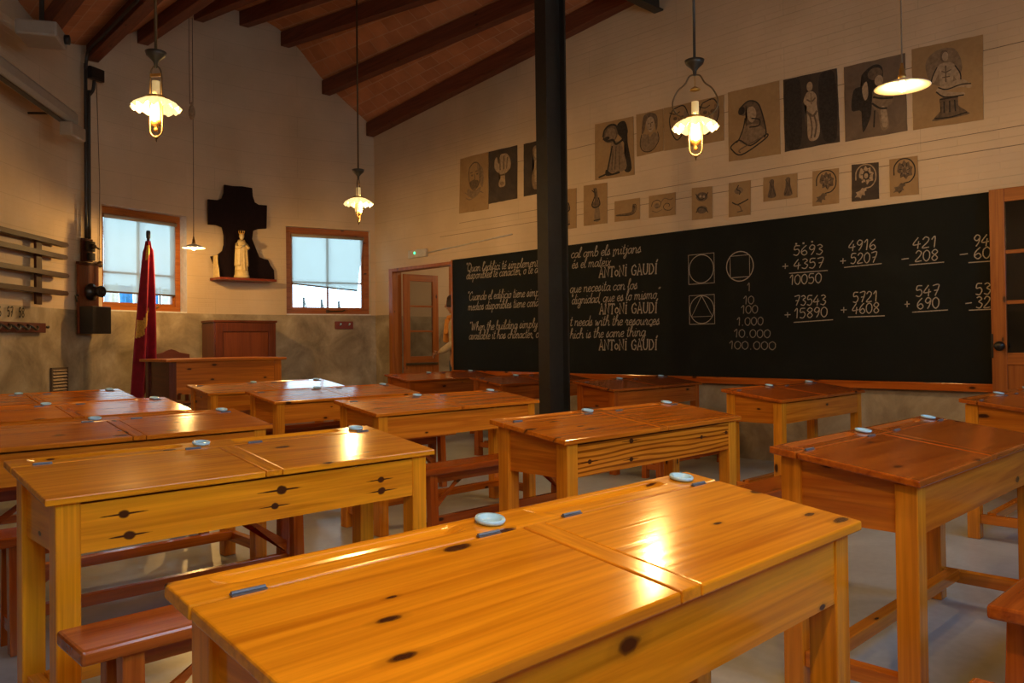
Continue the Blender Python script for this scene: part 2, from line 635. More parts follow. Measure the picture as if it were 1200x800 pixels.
def lathe_into(bm, prof, seg=32, fx=None, c=(0, 0, 0)):
    rings = []
    for r, z in prof:
        ring = []
        for k in range(seg):
            t = 2 * PI * k / seg
            q = fx(t, r, z) if fx else (r, z)
            ring.append(bm.verts.new((c[0] + q[0] * math.cos(t), c[1] + q[0] * math.sin(t), c[2] + q[1])))
        rings.append(ring)
    for a, b in zip(rings, rings[1:]):
        for k in range(seg):
            bm.faces.new((a[k], a[(k + 1) % seg], b[(k + 1) % seg], b[k]))
    return rings


def lathe(prof, seg=32, fx=None, c=(0, 0, 0), caps=True):
    bm = bmesh.new()
    rings = lathe_into(bm, prof, seg, fx, c)
    if caps:
        for rg, r in ((rings[0], prof[0][0]), (rings[-1], prof[-1][0])):
            if r > 1e-5:
                bm.faces.new(rg)
    bmesh.ops.remove_doubles(bm, verts=bm.verts, dist=1e-6)
    return bm


def smooth_line(p, n=6, closed=False):
    """Catmull-Rom through the points"""
    if len(p) < 3:
        return list(p)
    out = []
    N = len(p)
    rng = range(N) if closed else range(N - 1)
    for i in rng:
        a, b = p[i], p[(i + 1) % N]
        z = p[(i - 1) % N] if (closed or i > 0) else a
        c = p[(i + 2) % N] if (closed or i + 2 < N) else b
        for k in range(n):
            t = k / n
            out.append(tuple(.5 * (2 * a[j] + (b[j] - z[j]) * t + (2 * z[j] - 5 * a[j] + 4 * b[j] - c[j]) * t * t + (3 * a[j] - z[j] - 3 * b[j] + c[j]) * t ** 3) for j in range(len(a))))
    if not closed:
        out.append(tuple(p[-1]))
    return out


def ribbon_into(bm, pts, w, put):
    """flat stroke of width w along 2D points; put maps (u, v) to 3D"""
    n = len(pts)
    L, R = [], []
    for i in range(n):
        a, b = pts[max(i - 1, 0)], pts[min(i + 1, n - 1)]
        dx, dy = b[0] - a[0], b[1] - a[1]
        q = math.hypot(dx, dy) or 1e-9
        nx, ny = -dy / q * w / 2, dx / q * w / 2
        L.append(bm.verts.new(put(pts[i][0] + nx, pts[i][1] + ny)))
        R.append(bm.verts.new(put(pts[i][0] - nx, pts[i][1] - ny)))
    for i in range(n - 1):
        bm.faces.new((L[i], L[i + 1], R[i + 1], R[i]))


# ------------------------------------------------------------------ the undulating window wall
WX = 6.85
CURVE = [(-1.6, 7.35), (-1.2, 7.25), (-.8, 7.2), (-.4, 7.25), (0, 7.35), (.45, 7.55), (.9, 7.86), (1.326, 8.236), (1.824, 8.829), (2.115, 9.171), (2.462, 9.563), (2.66, 9.755), (2.849, 9.888), (2.97, 9.95), (3.088, 9.994),
         (4.20, 10.302), (4.448, 10.343), (4.60, 10.357), (4.809, 10.368), (4.98, 10.365), (5.165, 10.347), (5.38, 10.312), (5.585, 10.269), (6.776, 9.951), (6.85, 9.93)]
CXS = [p[0] for p in CURVE]
CYS = [p[1] for p in CURVE]


def wall_y(x):
    return float(np.interp(x, CXS, CYS))


HK = [(-1.6, 4.45), (-1.0, 4.9), (-.3, 5.35), (.3, 5.45), (.9, 5.2), (1.6, 4.65), (2.3, 4.28), (2.97, 4.40), (3.6, 4.81), (4.375, 5.365), (5.02, 5.48), (5.6, 5.30), (6.14, 4.715), (6.74, 4.217), (6.9, 4.10)]
_hs = smooth_line(HK, 12)
HX = [p[0] for p in _hs]
HZ = [p[1] for p in _hs]
RIDGE_Y, RIDGE_Z = 4.8, 4.70
BACK_Y = -.75
LEFT_X = -1.6
BEAM_H = .20


def beam_z(x, y):
    """underside of the roof beams (a ruled surface from wavy eaves to the level ridge)"""
    if y >= RIDGE_Y:
        wy = wall_y(x)
        h = float(np.interp(x, HX, HZ))
    else:
        wy = BACK_Y
        h = 4.85 - .5 * math.cos((x - 5.0) * 2 * PI / 4.1)
    t = (y - RIDGE_Y) / (wy - RIDGE_Y)
    return RIDGE_Z + (h - RIDGE_Z) * t


DADO = 1.54
WIN_T = 2.79
WIN_B = 1.545


def refine(cs, step=.12, skip=()):
    out = []
    for a, b in zip(cs, cs[1:]):
        n = max(1, int(math.ceil((b - a) / step)))
        if (a, b) in skip:
            n = 1
        out += [a + (b - a) * i / n for i in range(n)]
    return out + [cs[-1]]


W1, W2 = (3.088, 4.20), (5.585, 6.776)


def front_wall():
    bm = bmesh.new()
    xs = refine(CXS, .12, (W1, W2))
    zs = [0, DADO, WIN_B, WIN_T, None]
    grid = []
    for x in xs:
        top = beam_z(x, wall_y(x)) + BEAM_H
        grid.append([bm.verts.new((x, wall_y(x), z if z is not None else top)) for z in zs])
    for i in range(len(xs) - 1):
        for j in range(4):
            if j == 2 and any(abs(xs[i] - w[0]) < 1e-6 for w in (W1, W2)):
                continue
            f = bm.faces.new((grid[i][j], grid[i + 1][j], grid[i + 1][j + 1], grid[i][j + 1]))
            f.material_index = 1 if j == 0 else 0
    bmesh.ops.recalc_face_normals(bm, faces=bm.faces)
    me = bpy.data.meshes.new('wall_front')
    bm.to_mesh(me)
    bm.free()
    me.materials.append(M_PLA)
    me.materials.append(M_DADO)
    me.materials.append(M_REVEAL)
    o = bpy.data.objects.new('wall_front', me)
    COL.objects.link(o)
    sd = o.modifiers.new('thickness', 'SOLIDIFY')
    sd.thickness = .22
    # push the added skin outwards (away from the room)
    nrm = me.polygons[0].normal
    sd.offset = 1 if nrm.y > 0 else -1
    sd.material_offset_rim = 2
    o['kind'] = 'structure'
    return o


front_wall()

# wall with the blackboard (plane x = WX), door opening y 8.13..9.56
DY0, DY1, DZ = 8.125, 9.56, 2.20


def right_wall():
    bm = bmesh.new()
    ys = sorted(set([BACK_Y, DY0, DY1, 9.93, RIDGE_Y] + [BACK_Y + .4 * i for i in range(1, 26) if BACK_Y + .4 * i < 9.9]))
    zs = [0, DADO, DZ, None]
    g = []
    for y in ys:
        g.append([bm.verts.new((WX, y, z if z is not None else beam_z(WX, y) + BEAM_H)) for z in zs])
    for i in range(len(ys) - 1):
        for j in range(3):
            if DY0 - 1e-6 <= ys[i] < DY1 - 1e-6 and j < 2:
                continue
            f = bm.faces.new((g[i][j], g[i + 1][j], g[i + 1][j + 1], g[i][j + 1]))
            f.material_index = 1 if j == 0 else 0
    # extrude outwards
    ret = bmesh.ops.extrude_face_region(bm, geom=list(bm.faces))
    bmesh.ops.translate(bm, vec=(.12, 0, 0), verts=[v for v in ret['geom'] if isinstance(v, bmesh.types.BMVert)])
    return struct('wall_right', bm, None, mats=[M_PLB, M_DADO])


right_wall()


def plain_wall(name, x0, x1, y0, y1, z1, m1, holes=(), along='X'):
    bm = bmesh.new()
    for zz0, zz1, mi in ((0, DADO, 1), (DADO, z1, 0)):
        n0 = len(bm.faces)
        cuts = []
        if mi == 0 and holes:
            a0, a1 = (x0, x1) if along == 'X' else (y0, y1)
            pos = a0
            for h0, h1 in holes:
                cuts.append((pos, h0, zz0, zz1))
                cuts.append((h0, h1, zz0, zz0 + .06))
                cuts.append((h0, h1, 2.79, zz1))
                pos = h1
            cuts.append((pos, a1, zz0, zz1))
        else:
            cuts = [((x0 if along == 'X' else y0), (x1 if along == 'X' else y1), zz0, zz1)]
        for a, c, za, zb in cuts:
            if along == 'X':
                box(bm, a, c, y0, y1, za, zb)
            else:
                box(bm, x0, x1, a, c, za, zb)
        bm.faces.ensure_lookup_table()
        for f in bm.faces[n0:]:
            f.material_index = mi
    return struct(name, bm, None, mats=[m1, M_DADO])


plain_wall('wall_rear', LEFT_X, WX, BACK_Y - .22, BACK_Y, 5.7, M_PLA, holes=[(-.6, .6), (1.5, 2.9), (3.8, 5.2)])
plain_wall('wall_left', LEFT_X - .15, LEFT_X, BACK_Y, 7.35, 5.7, M_PLB, along='Y')

bm = bmesh.new()
box(bm, LEFT_X - .2, 10.9, BACK_Y - .3, 10.7, -.12, 0)
struct('floor', bm, M_FLOOR)


def ceiling():
    bm = bmesh.new()
    xs = refine([LEFT_X, WX], .1)
    g = []
    for x in xs:
        row = []
        for y in refine([BACK_Y, RIDGE_Y], .6)[:-1] + [RIDGE_Y + (wall_y(x) - RIDGE_Y) * t / 9 for t in range(10)] + [wall_y(x) + .16]:
            row.append(bm.verts.new((x, y, beam_z(x, min(y, wall_y(x))) + BEAM_H)))
        g.append(row)
    for a, b in zip(g, g[1:]):
        for j in range(len(a) - 1):
            bm.faces.new((a[j], a[j + 1], b[j + 1], b[j]))
    ret = bmesh.ops.extrude_face_region(bm, geom=list(bm.faces))
    bmesh.ops.translate(bm, vec=(0, 0, .12), verts=[v for v in ret['geom'] if isinstance(v, bmesh.types.BMVert)])
    return struct('ceiling', bm, M_CEIL)


ceiling()

# roof beams, each a timber of its own
for bxx in (-1.0, -.35, .3, .95, 1.62, 2.32, 2.97, 3.60, 4.38, 5.02, 5.58, 6.14, 6.775):
    for side in (1, 0):
        w = .065
        y1 = wall_y(bxx) - .004 if side else BACK_Y + .004
        bm = bmesh.new()
        vs = []
        ya, yb = (RIDGE_Y, y1)
        for y in (ya, yb):
            for dx, dz in ((-w, 0), (w, 0), (w, BEAM_H - .004), (-w, BEAM_H - .004)):
                yy = y
                if side and y == yb:
                    yy = min(wall_y(bxx - w), wall_y(bxx + w)) - .004
                vs.append(bm.verts.new((bxx + dx, yy, beam_z(bxx, y) + dz)))
        for f in ((0, 1, 2, 3), (7, 6, 5, 4), (0, 4, 5, 1), (1, 5, 6, 2), (2, 6, 7, 3), (3, 7, 4, 0)):
            bm.faces.new([vs[i] for i in f])
        if not side and bxx < 4:
            bm.free()
            continue
        struct('ceiling_beam', bm, PINE['beamY'], bevel=.006)

# steel I ridge beam and column


def i_section(h, w, tf, tw):
    a = h / 2
    b = w / 2
    return [(-a, -b), (-a + tf, -b), (-a + tf, -tw), (a - tf, -tw), (a - tf, -b), (a, -b), (a, b), (a - tf, b), (a - tf, tw), (-a + tf, tw), (-a + tf, b), (-a, b)]


bm = prism(i_section(.26, .13, .022, .008), 0.0, RIDGE_Z - .20, 'XY')
col = struct('column', bm, M_STEEL)
col.location = (5.19, 4.80, 0)
bm = prism([(y, z) for z, y in i_section(.20, .11, .016, .006)], LEFT_X + .01, WX - .01, 'YZ')
o = struct('ridge_beam', bm, M_STEEL)
o.location = (0, RIDGE_Y, RIDGE_Z - .101)

# outside ground
bm = bmesh.new()
box(bm, -14, 24, 10.75, 30, -.35, -.14)
struct('ground', bm, M_GROUND)

# ------------------------------------------------------------------ windows of the wavy wall


def make_window(name, a, b, recess, blind, label_i):
    """a, b: bottom corners (x, y) of the opening on the wall face"""
    ax, ay = a
    bx_, by_ = b
    Lw = math.hypot(bx_ - ax, by_ - ay)
    ang = math.atan2(by_ - ay, bx_ - ax)
    root = bpy.data.objects.new(name, None)
    COL.objects.link(root)
    root.location = (ax, ay, 0)
    root.rotation_euler = (0, 0, ang)
    root['kind'] = 'structure'
    z0, z1 = WIN_B, WIN_T
    y = recess
    fw_ = .075
    bm = bmesh.new()
    box(bm, 0, Lw, y, y + .07, z0, z0 + fw_)
    box(bm, 0, Lw, y, y + .07, z1 - fw_, z1)
    box(bm, 0, fw_, y, y + .07, z0 + fw_, z1 - fw_)
    box(bm, Lw - fw_, Lw, y, y + .07, z0 + fw_, z1 - fw_)
    obj('window_frame', bm, PINE['doorX'], root, bevel=.006)
    # sash and muntins
    s = .035
    i0, i1, k0, k1 = fw_, Lw - fw_, z0 + fw_, z1 - fw_
    bm = bmesh.new()
    box(bm, i0, i1, y + .02, y + .06, k0, k0 + s)
    box(bm, i0, i1, y + .02, y + .06, k1 - s, k1)
    box(bm, i0, i0 + s, y + .02, y + .06, k0 + s, k1 - s)
    box(bm, i1 - s, i1, y + .02, y + .06, k0 + s, k1 - s)
    mx = (i0 + i1) / 2
    zq = k0 + (k1 - k0) * .36
    box(bm, mx - .013, mx + .013, y + .025, y + .055, k0 + s, k1 - s)
    box(bm, i0 + s, mx - .013, y + .025, y + .055, zq - .011, zq + .011)
    box(bm, mx + .013, i1 - s, y + .025, y + .055, zq - .011, zq + .011)
    obj('window_sash', bm, PINE['doorX'], root)
    bm = bx(i0 + s * .6, i1 - s * .6, y + .037, y + .043, k0 + s * .6, k1 - s * .6)
    obj('window_pane', bm, M_GLASS, root)
    # latch
    bm = bmesh.new()
    tube_into(bm, [(mx - .02, y - .012, z0 + .05), (mx + .20, y - .014, z0 + .055), (mx + .24, y - .02, z0 + .075)], .011, 8)
    box(bm, mx - .035, mx + .01, y - .016, y, z0 + .03, z0 + .075)
    obj('window_latch', bm, M_BRONZE, root)
    if blind:
        zl, zr, xr = blind
        bm = bmesh.new()
        n = 14
        top = k1 - .055
        rows = []
        for i in range(n + 1):
            t = i / n
            x0_, x1_ = i0 + .012, i1 - .012
            xe = x1_ + (xr - x1_) * t
            rows.append([bm.verts.new((x0_ + (xe - x0_) * q / 6, y - .020 + .004 * math.sin(q * 1.3 + i * .7), top + ((zl + (zr - zl) * q / 6) - top) * t)) for q in range(7)])
        for r1, r2 in zip(rows, rows[1:]):
            for q in range(6):
                bm.faces.new((r1[q], r1[q + 1], r2[q + 1], r2[q]))
        bl = obj('roller_blind', bm, M_BLIND, root, smooth=True)
        obj('blind_roller', tube([(i0 + .01, y - .03, top + .012), (i1 - .01, y - .03, top + .012)], .022, 12), M_SCREEN, bl, smooth=True)
        obj('blind_hem_bar', tube([(i0 + .012, y - .022, zl), (xr, y - .022, zr)], .011, 8), M_CORD, bl, smooth=True)
    bm = bmesh.new()
    box(bm, .004, Lw - .004, -.004, y + .02, z0 - .004, z0 + .012)
    obj('window_sill', bm, M_REVEAL, root)
    return root


p1a, p1b = (3.088, 9.994), (4.20, 10.302)
p2a, p2b = (5.585, 10.269), (6.776, 9.951)
make_window('window_1', p1a, p1b, .125, (1.775, 1.765, 1.055), 1)
make_window('window_2', p2a, p2b, .065, (1.985, 1.905, 1.045), 2)
for i, (a, b) in enumerate(((-.6, .6), (1.5, 2.9), (3.8, 5.2))):
    r = make_window('window_%d' % (i + 3), (b, BACK_Y), (a, BACK_Y), .045, None, i)

# ------------------------------------------------------------------ the room beyond the door
plain_wall('wall_far_front', WX + .12, 10.8, 10.02, 10.24, 4.2, M_PLA, holes=[(8.34, 9.5)])
plain_wall('wall_far_right', 10.8, 10.95, 5.2, 10.24, 4.2, M_PLB, along='Y')
plain_wall('wall_far_rear', WX + .12, 10.95, 5.0, 5.2, 4.2, M_PLA)
bm = bmesh.new()
box(bm, WX + .12, 10.95, 5.0, 10.24, 4.2, 4.32)
struct('ceiling_far', bm, M_CEIL)
make_window('window_6', (8.34, 10.02), (9.5, 10.02), .045, None, 6)
fl = bpy.data.lights.new('far_room_light', 'POINT')
fl.energy = 55
fl.color = (1, .72, .42)
fl.shadow_soft_size = .12
flo = bpy.data.objects.new('far_room_light', fl)
COL.objects.link(flo)
flo.location = (8.9, 8.0, 2.6)

# door opening lining
bm = bmesh.new()
box(bm, WX - .025, WX + .14, DY1 - .085, DY1, 0, DZ)
box(bm, WX - .025, WX + .14, DY0, DY0 + .018, 0, DZ)
box(bm, WX - .025, WX + .14, DY0 + .018, DY1 - .085, DZ - .045, DZ)
d1 = struct('door_1', bm, PINE['doorZ'], bevel=.004)
d1.name = 'door_1'


def door_leaf(w, h, panes, glassm, lower, pref='door'):
    """glazed leaf in local x 0..w, thickness y +-.02, base z .01; returns list of (name, bm, mat)"""
    st = .10
    out = []
    out.append(('stile', bx(0, st, -.02, .02, .01, h), PINE['doorZ']))
    out.append(('stile', bx(w - st, w, -.02, .02, .01, h), PINE['doorZ']))
    zs = [lower + (h - .10 - lower) * i / panes for i in range(panes + 1)]
    for za, zb in ((h - .10, h), (.01, .16), (lower - .09, lower)):
        out.append(('rail', bx(st, w - st, -.02, .02, za, zb), PINE['doorX']))
    for z in zs[1:-1]:
        out.append(('glazing_bar', bx(st, w - st, -.014, .014, z - .014, z + .014), PINE['doorX']))
    out.append(('glass_pane', bx(st - .008, w - st + .008, -.003, .003, lower - .008, h - .092), glassm))
    bm = bx(st - .006, w - st + .006, -.010, .010, .15, lower - .085)
    out.append(('door_panel', bm, PINE['doorZ']))
    return out


lf = thing('door_leaf', 'narrow glazed wooden door leaf standing open in the doorway below the exit light', 'door', (WX + .15, 9.44, 0), math.radians(-4))
for nme, bm, mt in door_leaf(.60, 2.13, 3, M_DOORGLASS, .93):
    obj(nme, bm, mt, lf, bevel=.003 if nme != 'glass_pane' else 0)
bm = bmesh.new()
box(bm, .02, .58, -.034, -.021, .80, .835)
obj('push_bar', bm, M_BRONZE, lf, bevel=.003)

# second leaf folded flat against the blackboard
lf2 = thing('door_leaf', 'glazed wooden door leaf with black round knob folded open against the blackboard', 'door', (6.755, 1.790, 0), -PI / 2)
for nme, bm, mt in door_leaf(.82, 2.215, 3, M_DOORGLASS, 1.0):
    obj(nme, bm, mt, lf2, bevel=.003 if nme != 'glass_pane' else 0)
kb = lathe([(.0, .0), (.012, 0), (.012, .03), (.03, .036), (.037, .055), (.03, .072), (0, .078)], 20)
ko = obj('door_knob', kb, M_BLACK, lf2, smooth=True)
ko.location = (.065, -.02, 1.05)
ko.rotation_euler = (PI / 2, 0, 0)
bm = bx(-.004, .012, -.022, .022, .96, 1.14)
obj('latch_plate', bm, M_IRON, lf2)

# ------------------------------------------------------------------ blackboard
BBX = 6.82
bb = thing('blackboard', 'long black slate chalkboard with handwriting and sums along the whole wall', 'blackboard', (0, 0, 0))
obj('slate', bx(BBX, WX - .002, .95, 8.115, .765, 2.215), M_SLATE, bb)
obj('chalk_ledge', bx(BBX - .035, WX - .002, .95, 8.115, .70, .763), PINE['benchY'], bb, bevel=.004)
bm = bx(BBX - .008, WX - .002, 8.115, 8.14, .70, 2.215)
obj('edge_strip', bm, PINE['doorZ'], bb)

G = {
    'a': (1.0, [[(.85, .75), (.5, 1), (.15, .75), (.08, .35), (.3, .02), (.6, .2), (.82, .75)], [(.85, 1), (.82, .3), (.95, 0), (1.1, .15)]]),
    'b': (.9, [[(.1, .9), (.35, 1.7), (.25, 2.05), (.1, 1.6), (.12, .3), (.4, 0), (.75, .3), (.75, .8), (.45, 1), (.15, .7)]]),
    'c': (.8, [[(.75, .82), (.5, 1), (.15, .7), (.12, .3), (.4, 0), (.8, .2)]]),
    'd': (1.0, [[(.82, .75), (.5, 1), (.15, .75), (.08, .35), (.3, .02), (.6, .2), (.82, .75)], [(.95, 2.0), (.83, .9), (.82, .3), (.95, 0), (1.1, .15)]]),
    'e': (.8, [[(.1, .45), (.6, .6), (.65, .9), (.4, 1), (.12, .7), (.12, .3), (.4, 0), (.8, .2)]]),
    'f': (.7, [[(.0, .3), (.5, 1.5), (.5, 2.0), (.3, 1.8), (.25, .6), (.2, -.7), (.05, -.6), (.3, .1), (.7, .3)]]),
    'g': (1.0, [[(.85, .75), (.5, 1), (.15, .75), (.08, .35), (.3, .02), (.6, .2), (.82, .75)], [(.85, 1), (.8, -.5), (.5, -.85), (.25, -.6), (.6, -.1), (1.05, .2)]]),
    'h': (1.0, [[(.05, .4), (.4, 1.7), (.28, 2.05), (.15, 1.5), (.12, 0)], [(.12, .5), (.45, 1), (.75, .8), (.75, .2), (.9, 0), (1.05, .2)]]),
    'i': (.5, [[(.1, .7), (.22, 1), (.2, .25), (.35, 0), (.52, .2)], [(.26, 1.4), (.3, 1.5)]]),
    'j': (.5, [[(.1, .7), (.3, 1), (.28, -.5), (.05, -.85), (-.1, -.6), (.2, -.1), (.5, .2)], [(.34, 1.4), (.38, 1.5)]]),
    'k': (.9, [[(.05, .4), (.35, 1.7), (.25, 2.05), (.12, 1.5), (.12, 0)], [(.75, 1), (.2, .5), (.6, .1), (.9, .1)]]),
    'l': (.5, [[(.0, .4), (.4, 1.6), (.3, 2.05), (.14, 1.5), (.16, .3), (.3, 0), (.52, .2)]]),
    'm': (1.45, [[(.0, .8), (.12, 1), (.12, 0)], [(.12, .6), (.4, 1), (.6, .8), (.6, 0)], [(.6, .6), (.9, 1), (1.1, .8), (1.1, .2), (1.25, 0), (1.45, .2)]]),
    'n': (1.0, [[(.0, .8), (.12, 1), (.12, 0)], [(.12, .6), (.45, 1), (.7, .8), (.7, .2), (.85, 0), (1.02, .2)]]),
    'o': (.9, [[(.5, 1), (.15, .75), (.12, .3), (.4, 0), (.7, .25), (.7, .75), (.45, 1), (.9, .85)]]),
    'p': (.95, [[(.1, .8), (.2, 1), (.12, -.8)], [(.15, .6), (.5, 1), (.78, .7), (.7, .2), (.4, 0), (.15, .2)]]),
    'q': (1.0, [[(.85, .75), (.5, 1), (.15, .75), (.08, .35), (.3, .02), (.6, .2), (.82, .75)], [(.85, 1), (.8, -.8), (1.0, -.5)]]),
    'r': (.75, [[(.0, .5), (.2, 1.1), (.25, .9), (.5, .92), (.42, .3), (.55, 0), (.75, .2)]]),
    's': (.75, [[(.0, .3), (.4, 1.1), (.42, .8), (.6, .35), (.35, 0), (.1, .15), (.75, .2)]]),
    't': (.6, [[(.3, 1.8), (.2, .3), (.35, 0), (.6, .2)], [(.0, 1.15), (.55, 1.22)]]),
    'u': (1.0, [[(.05, .7), (.15, 1), (.13, .3), (.35, 0), (.65, .3), (.75, 1)], [(.75, 1), (.75, .2), (.88, 0), (1.02, .2)]]),
    'v': (.85, [[(.05, .8), (.15, 1), (.35, 0), (.65, .9), (.9, .9)]]),
    'w': (1.3, [[(.05, .8), (.15, 1), (.3, 0), (.6, .8), (.75, 0), (1.1, .9), (1.3, .9)]]),
    'x': (.8, [[(.1, 1), (.65, 0)], [(.7, 1), (.05, 0)]]),
    'y': (.95, [[(.05, .8), (.15, 1), (.2, .3), (.45, .1), (.75, .9)], [(.78, 1), (.7, -.5), (.4, -.85), (.2, -.6), (.6, -.1), (.95, .2)]]),
    'z': (.8, [[(.1, .9), (.7, .95), (.1, .05), (.8, .1)]]),
    'Q': (1.4, [[(.9, 1.8), (.4, 1.95), (.1, 1.2), (.25, .3), (.7, .05), (1.15, .5), (1.2, 1.3), (.9, 1.8), (.6, 1.5)], [(.5, .4), (.9, .1), (1.35, -.1)]]),
    'C': (1.2, [[(1.0, 1.5), (.85, 1.95), (.35, 1.6), (.12, .8), (.35, .1), (.8, .05), (1.15, .4)]]),
    'W': (1.7, [[(.1, 1.8), (.25, 1.9), (.4, .05), (.85, 1.6), (1.0, .05), (1.6, 1.9)]]),
    "'": (.35, [[(.2, 2.0), (.12, 1.6)]]),
    ',': (.4, [[(.2, .12), (.1, -.25)]]),
    '.': (.4, [[(.15, .0), (.2, .1)]]),
    '“': (.6, [[(.2, 1.6), (.15, 1.9), (.25, 2.05)], [(.42, 1.6), (.37, 1.9), (.47, 2.05)]]),
    '”': (.6, [[(.25, 2.05), (.15, 1.7)], [(.47, 2.05), (.37, 1.7)]]),
    ' ': (.55, []),
    '0': (.72, [[(.35, 1.45), (.08, 1.1), (.08, .4), (.35, 0), (.6, .4), (.6, 1.1), (.35, 1.45)]]),
    '1': (.55, [[(.08, 1.05), (.35, 1.45), (.33, 0)]]),
    '2': (.72, [[(.08, 1.1), (.3, 1.45), (.58, 1.2), (.45, .7), (.06, .03), (.64, .08)]]),
    '3': (.7, [[(.1, 1.3), (.35, 1.45), (.56, 1.15), (.3, .82), (.6, .5), (.4, .02), (.06, .15)]]),
    '4': (.75, [[(.45, 1.45), (.05, .5), (.68, .58)], [(.5, .95), (.45, -.05)]]),
    '5': (.72, [[(.6, 1.42), (.18, 1.4), (.12, .85), (.45, .9), (.6, .5), (.4, .02), (.06, .12)]]),
    '6': (.7, [[(.5, 1.45), (.15, .9), (.08, .35), (.35, 0), (.6, .3), (.4, .7), (.12, .45)]]),
    '7': (.72, [[(.06, 1.35), (.62, 1.42), (.3, 0)], [(.2, .7), (.58, .78)]]),
    '8': (.7, [[(.35, .78), (.1, 1.1), (.35, 1.45), (.58, 1.1), (.12, .4), (.35, 0), (.6, .35), (.35, .78)]]),
    '9': (.7, [[(.58, 1.1), (.35, .72), (.1, 1.0), (.3, 1.45), (.58, 1.2), (.5, .5), (.3, 0)]]),
    '+': (.9, [[(.1, .7), (.8, .7)], [(.45, 1.1), (.45, .3)]]),
    '-': (.9, [[(.1, .7), (.85, .75)]]),
}
for acc, base_ in (('é', 'e'), ('á', 'a'), ('à', 'a'), ('í', 'i')):
    G[acc] = (G[base_][0], G[base_][1][:1 if base_ == 'i' else 9] + [[(.35, 1.35), (.6, 1.75)]])
# square-cut capitals with serifs
CAP = {
    'A': (1.15, [[(.08, 0), (.5, 1.5), (.95, 0)], [(.25, .5), (.78, .5)], [(-.05, 0), (.28, 0)], [(.75, 0), (1.12, 0)], [(.3, 1.5), (.55, 1.5)]]),
    'N': (1.2, [[(.15, 0), (.15, 1.45), (.95, .05), (.95, 1.5)], [(0, 0), (.32, 0)], [(.78, 1.5), (1.12, 1.5)], [(0, 1.45), (.2, 1.45)]]),
    'T': (1.1, [[(.5, 0), (.5, 1.45)], [(.02, 1.2), (.05, 1.45), (.98, 1.45), (1.0, 1.2)], [(.3, 0), (.7, 0)]]),
    'O': (.95, [[(.42, .9), (.1, .65), (.1, .3), (.42, .05), (.75, .3), (.75, .65), (.42, .9)]]),
    'I': (.6, [[(.28, 0), (.28, 1.2)], [(.1, 0), (.46, 0)], [(.1, 1.2), (.46, 1.2)], [(.3, 1.5), (.4, 1.65)]]),
    'G': (1.25, [[(1.0, 1.1), (.7, 1.48), (.25, 1.2), (.1, .7), (.3, .1), (.75, .0), (1.0, .3), (1.0, .65), (.65, .65)]]),
    'U': (1.2, [[(.15, 1.45), (.15, .4), (.4, .02), (.75, .05), (.95, .4), (.95, 1.45)], [(0, 1.45), (.32, 1.45)], [(.8, 1.45), (1.12, 1.45)]]),
    'D': (1.2, [[(.18, 0), (.18, 1.45), (.65, 1.4), (1.0, .9), (.95, .4), (.6, .02), (.05, 0)]]),
    'Í': (.6, [[(.28, 0), (.28, 1.4)], [(.1, 0), (.46, 0)], [(.1, 1.4), (.46, 1.4)], [(.3, 1.6), (.55, 2.0)]]),
    ' ': (.8, []),
}


def write(bm, txt, p0, p1, width, font, hscale=None, slant=.18, put=None):
    """writes txt between the two baseline points (reading direction p0 -> p1), put maps (u,v) -> 3D"""
    tot = sum(font[c][0] for c in txt)
    L = math.hypot(p1[0] - p0[0], p1[1] - p0[1])
    sx = L / tot
    hs = hscale or sx
    ux, uy = (p1[0] - p0[0]) / L, (p1[1] - p0[1]) / L
    x = 0
    for c in txt:
        w, strokes = font[c]
        for s in strokes:
            pp = smooth_line(s, 5) if font is G else s
            q = []
            for a, b in pp:
                h = b * hs
                d = (x + a) * sx + slant * h
                q.append((p0[0] + ux * d - uy * h, p0[1] + uy * d + ux * h))
            ribbon_into(bm, q, width, put)
        x += w


def on_board(u, v):
    return (BBX - .0015, -u, v)


QUOTE = [
    (("“Quan l'edifici té simplement", (7.859, 2.038), (6.551, 2.011)), (' el que li ', (6.53, 2.02), (6.06, 2.05)), ('cal amb els mitjans', (6.035, 2.066), (5.055, 2.042)),
     ('disponibles té caràcter, o té d', (7.842, 1.941), (6.553, 1.934)), ('ignitat, que ', (6.54, 1.935), (6.05, 1.94)), ('és el mateix”', (6.023, 1.946), (5.425, 1.935))),
    (('“Cuando el edificio tiene simp', (7.829, 1.665), (6.545, 1.661)), ('lemente lo ', (6.53, 1.665), (6.08, 1.67)), ('que necesita con los', (6.056, 1.673), (5.109, 1.664)),
     ('medios disponibles tiene cará', (7.813, 1.537), (6.547, 1.541)), ('cter, o tiene ', (6.53, 1.54), (6.05, 1.54)), ('dignidad, que es lo mismo”', (6.03, 1.541), (4.83, 1.554))),
    (('“When the building simply', (7.799, 1.274), (6.573, 1.291)), (' has just what i', (6.56, 1.29), (6.08, 1.295)), ('t needs with the resources', (6.062, 1.297), (4.835, 1.282)),
     ('available it has character, o', (7.801, 1.162), (6.553, 1.171)), ('r dignity, w', (6.54, 1.17), (6.08, 1.16)), ('hich is the same thing ”', (6.065, 1.154), (4.94, 1.17))),
]
SIGN = [((5.626, 1.819), (4.849, 1.809)), ((5.627, 1.417), (4.856, 1.406)), ((5.639, 1.024), (4.862, 1.027))]
for para, sg in zip(QUOTE, SIGN):
    for half in para:
        bm = bmesh.new()
        for t, a, b in (half,):
            write(bm, t, (-a[0], a[1]), (-b[0], b[1]), .0085, G, .056, .22, on_board)
        obj('chalk_lettering', bm, M_CHALK, bb)
    bm = bmesh.new()
    a, b = sg
    write(bm, 'ANTONI GAUDÍ', (-a[0], a[1]), (-b[0], b[1]), .0135, CAP, .073, .05, on_board)
    obj('chalk_signature', bm, M_CHALK, bb)
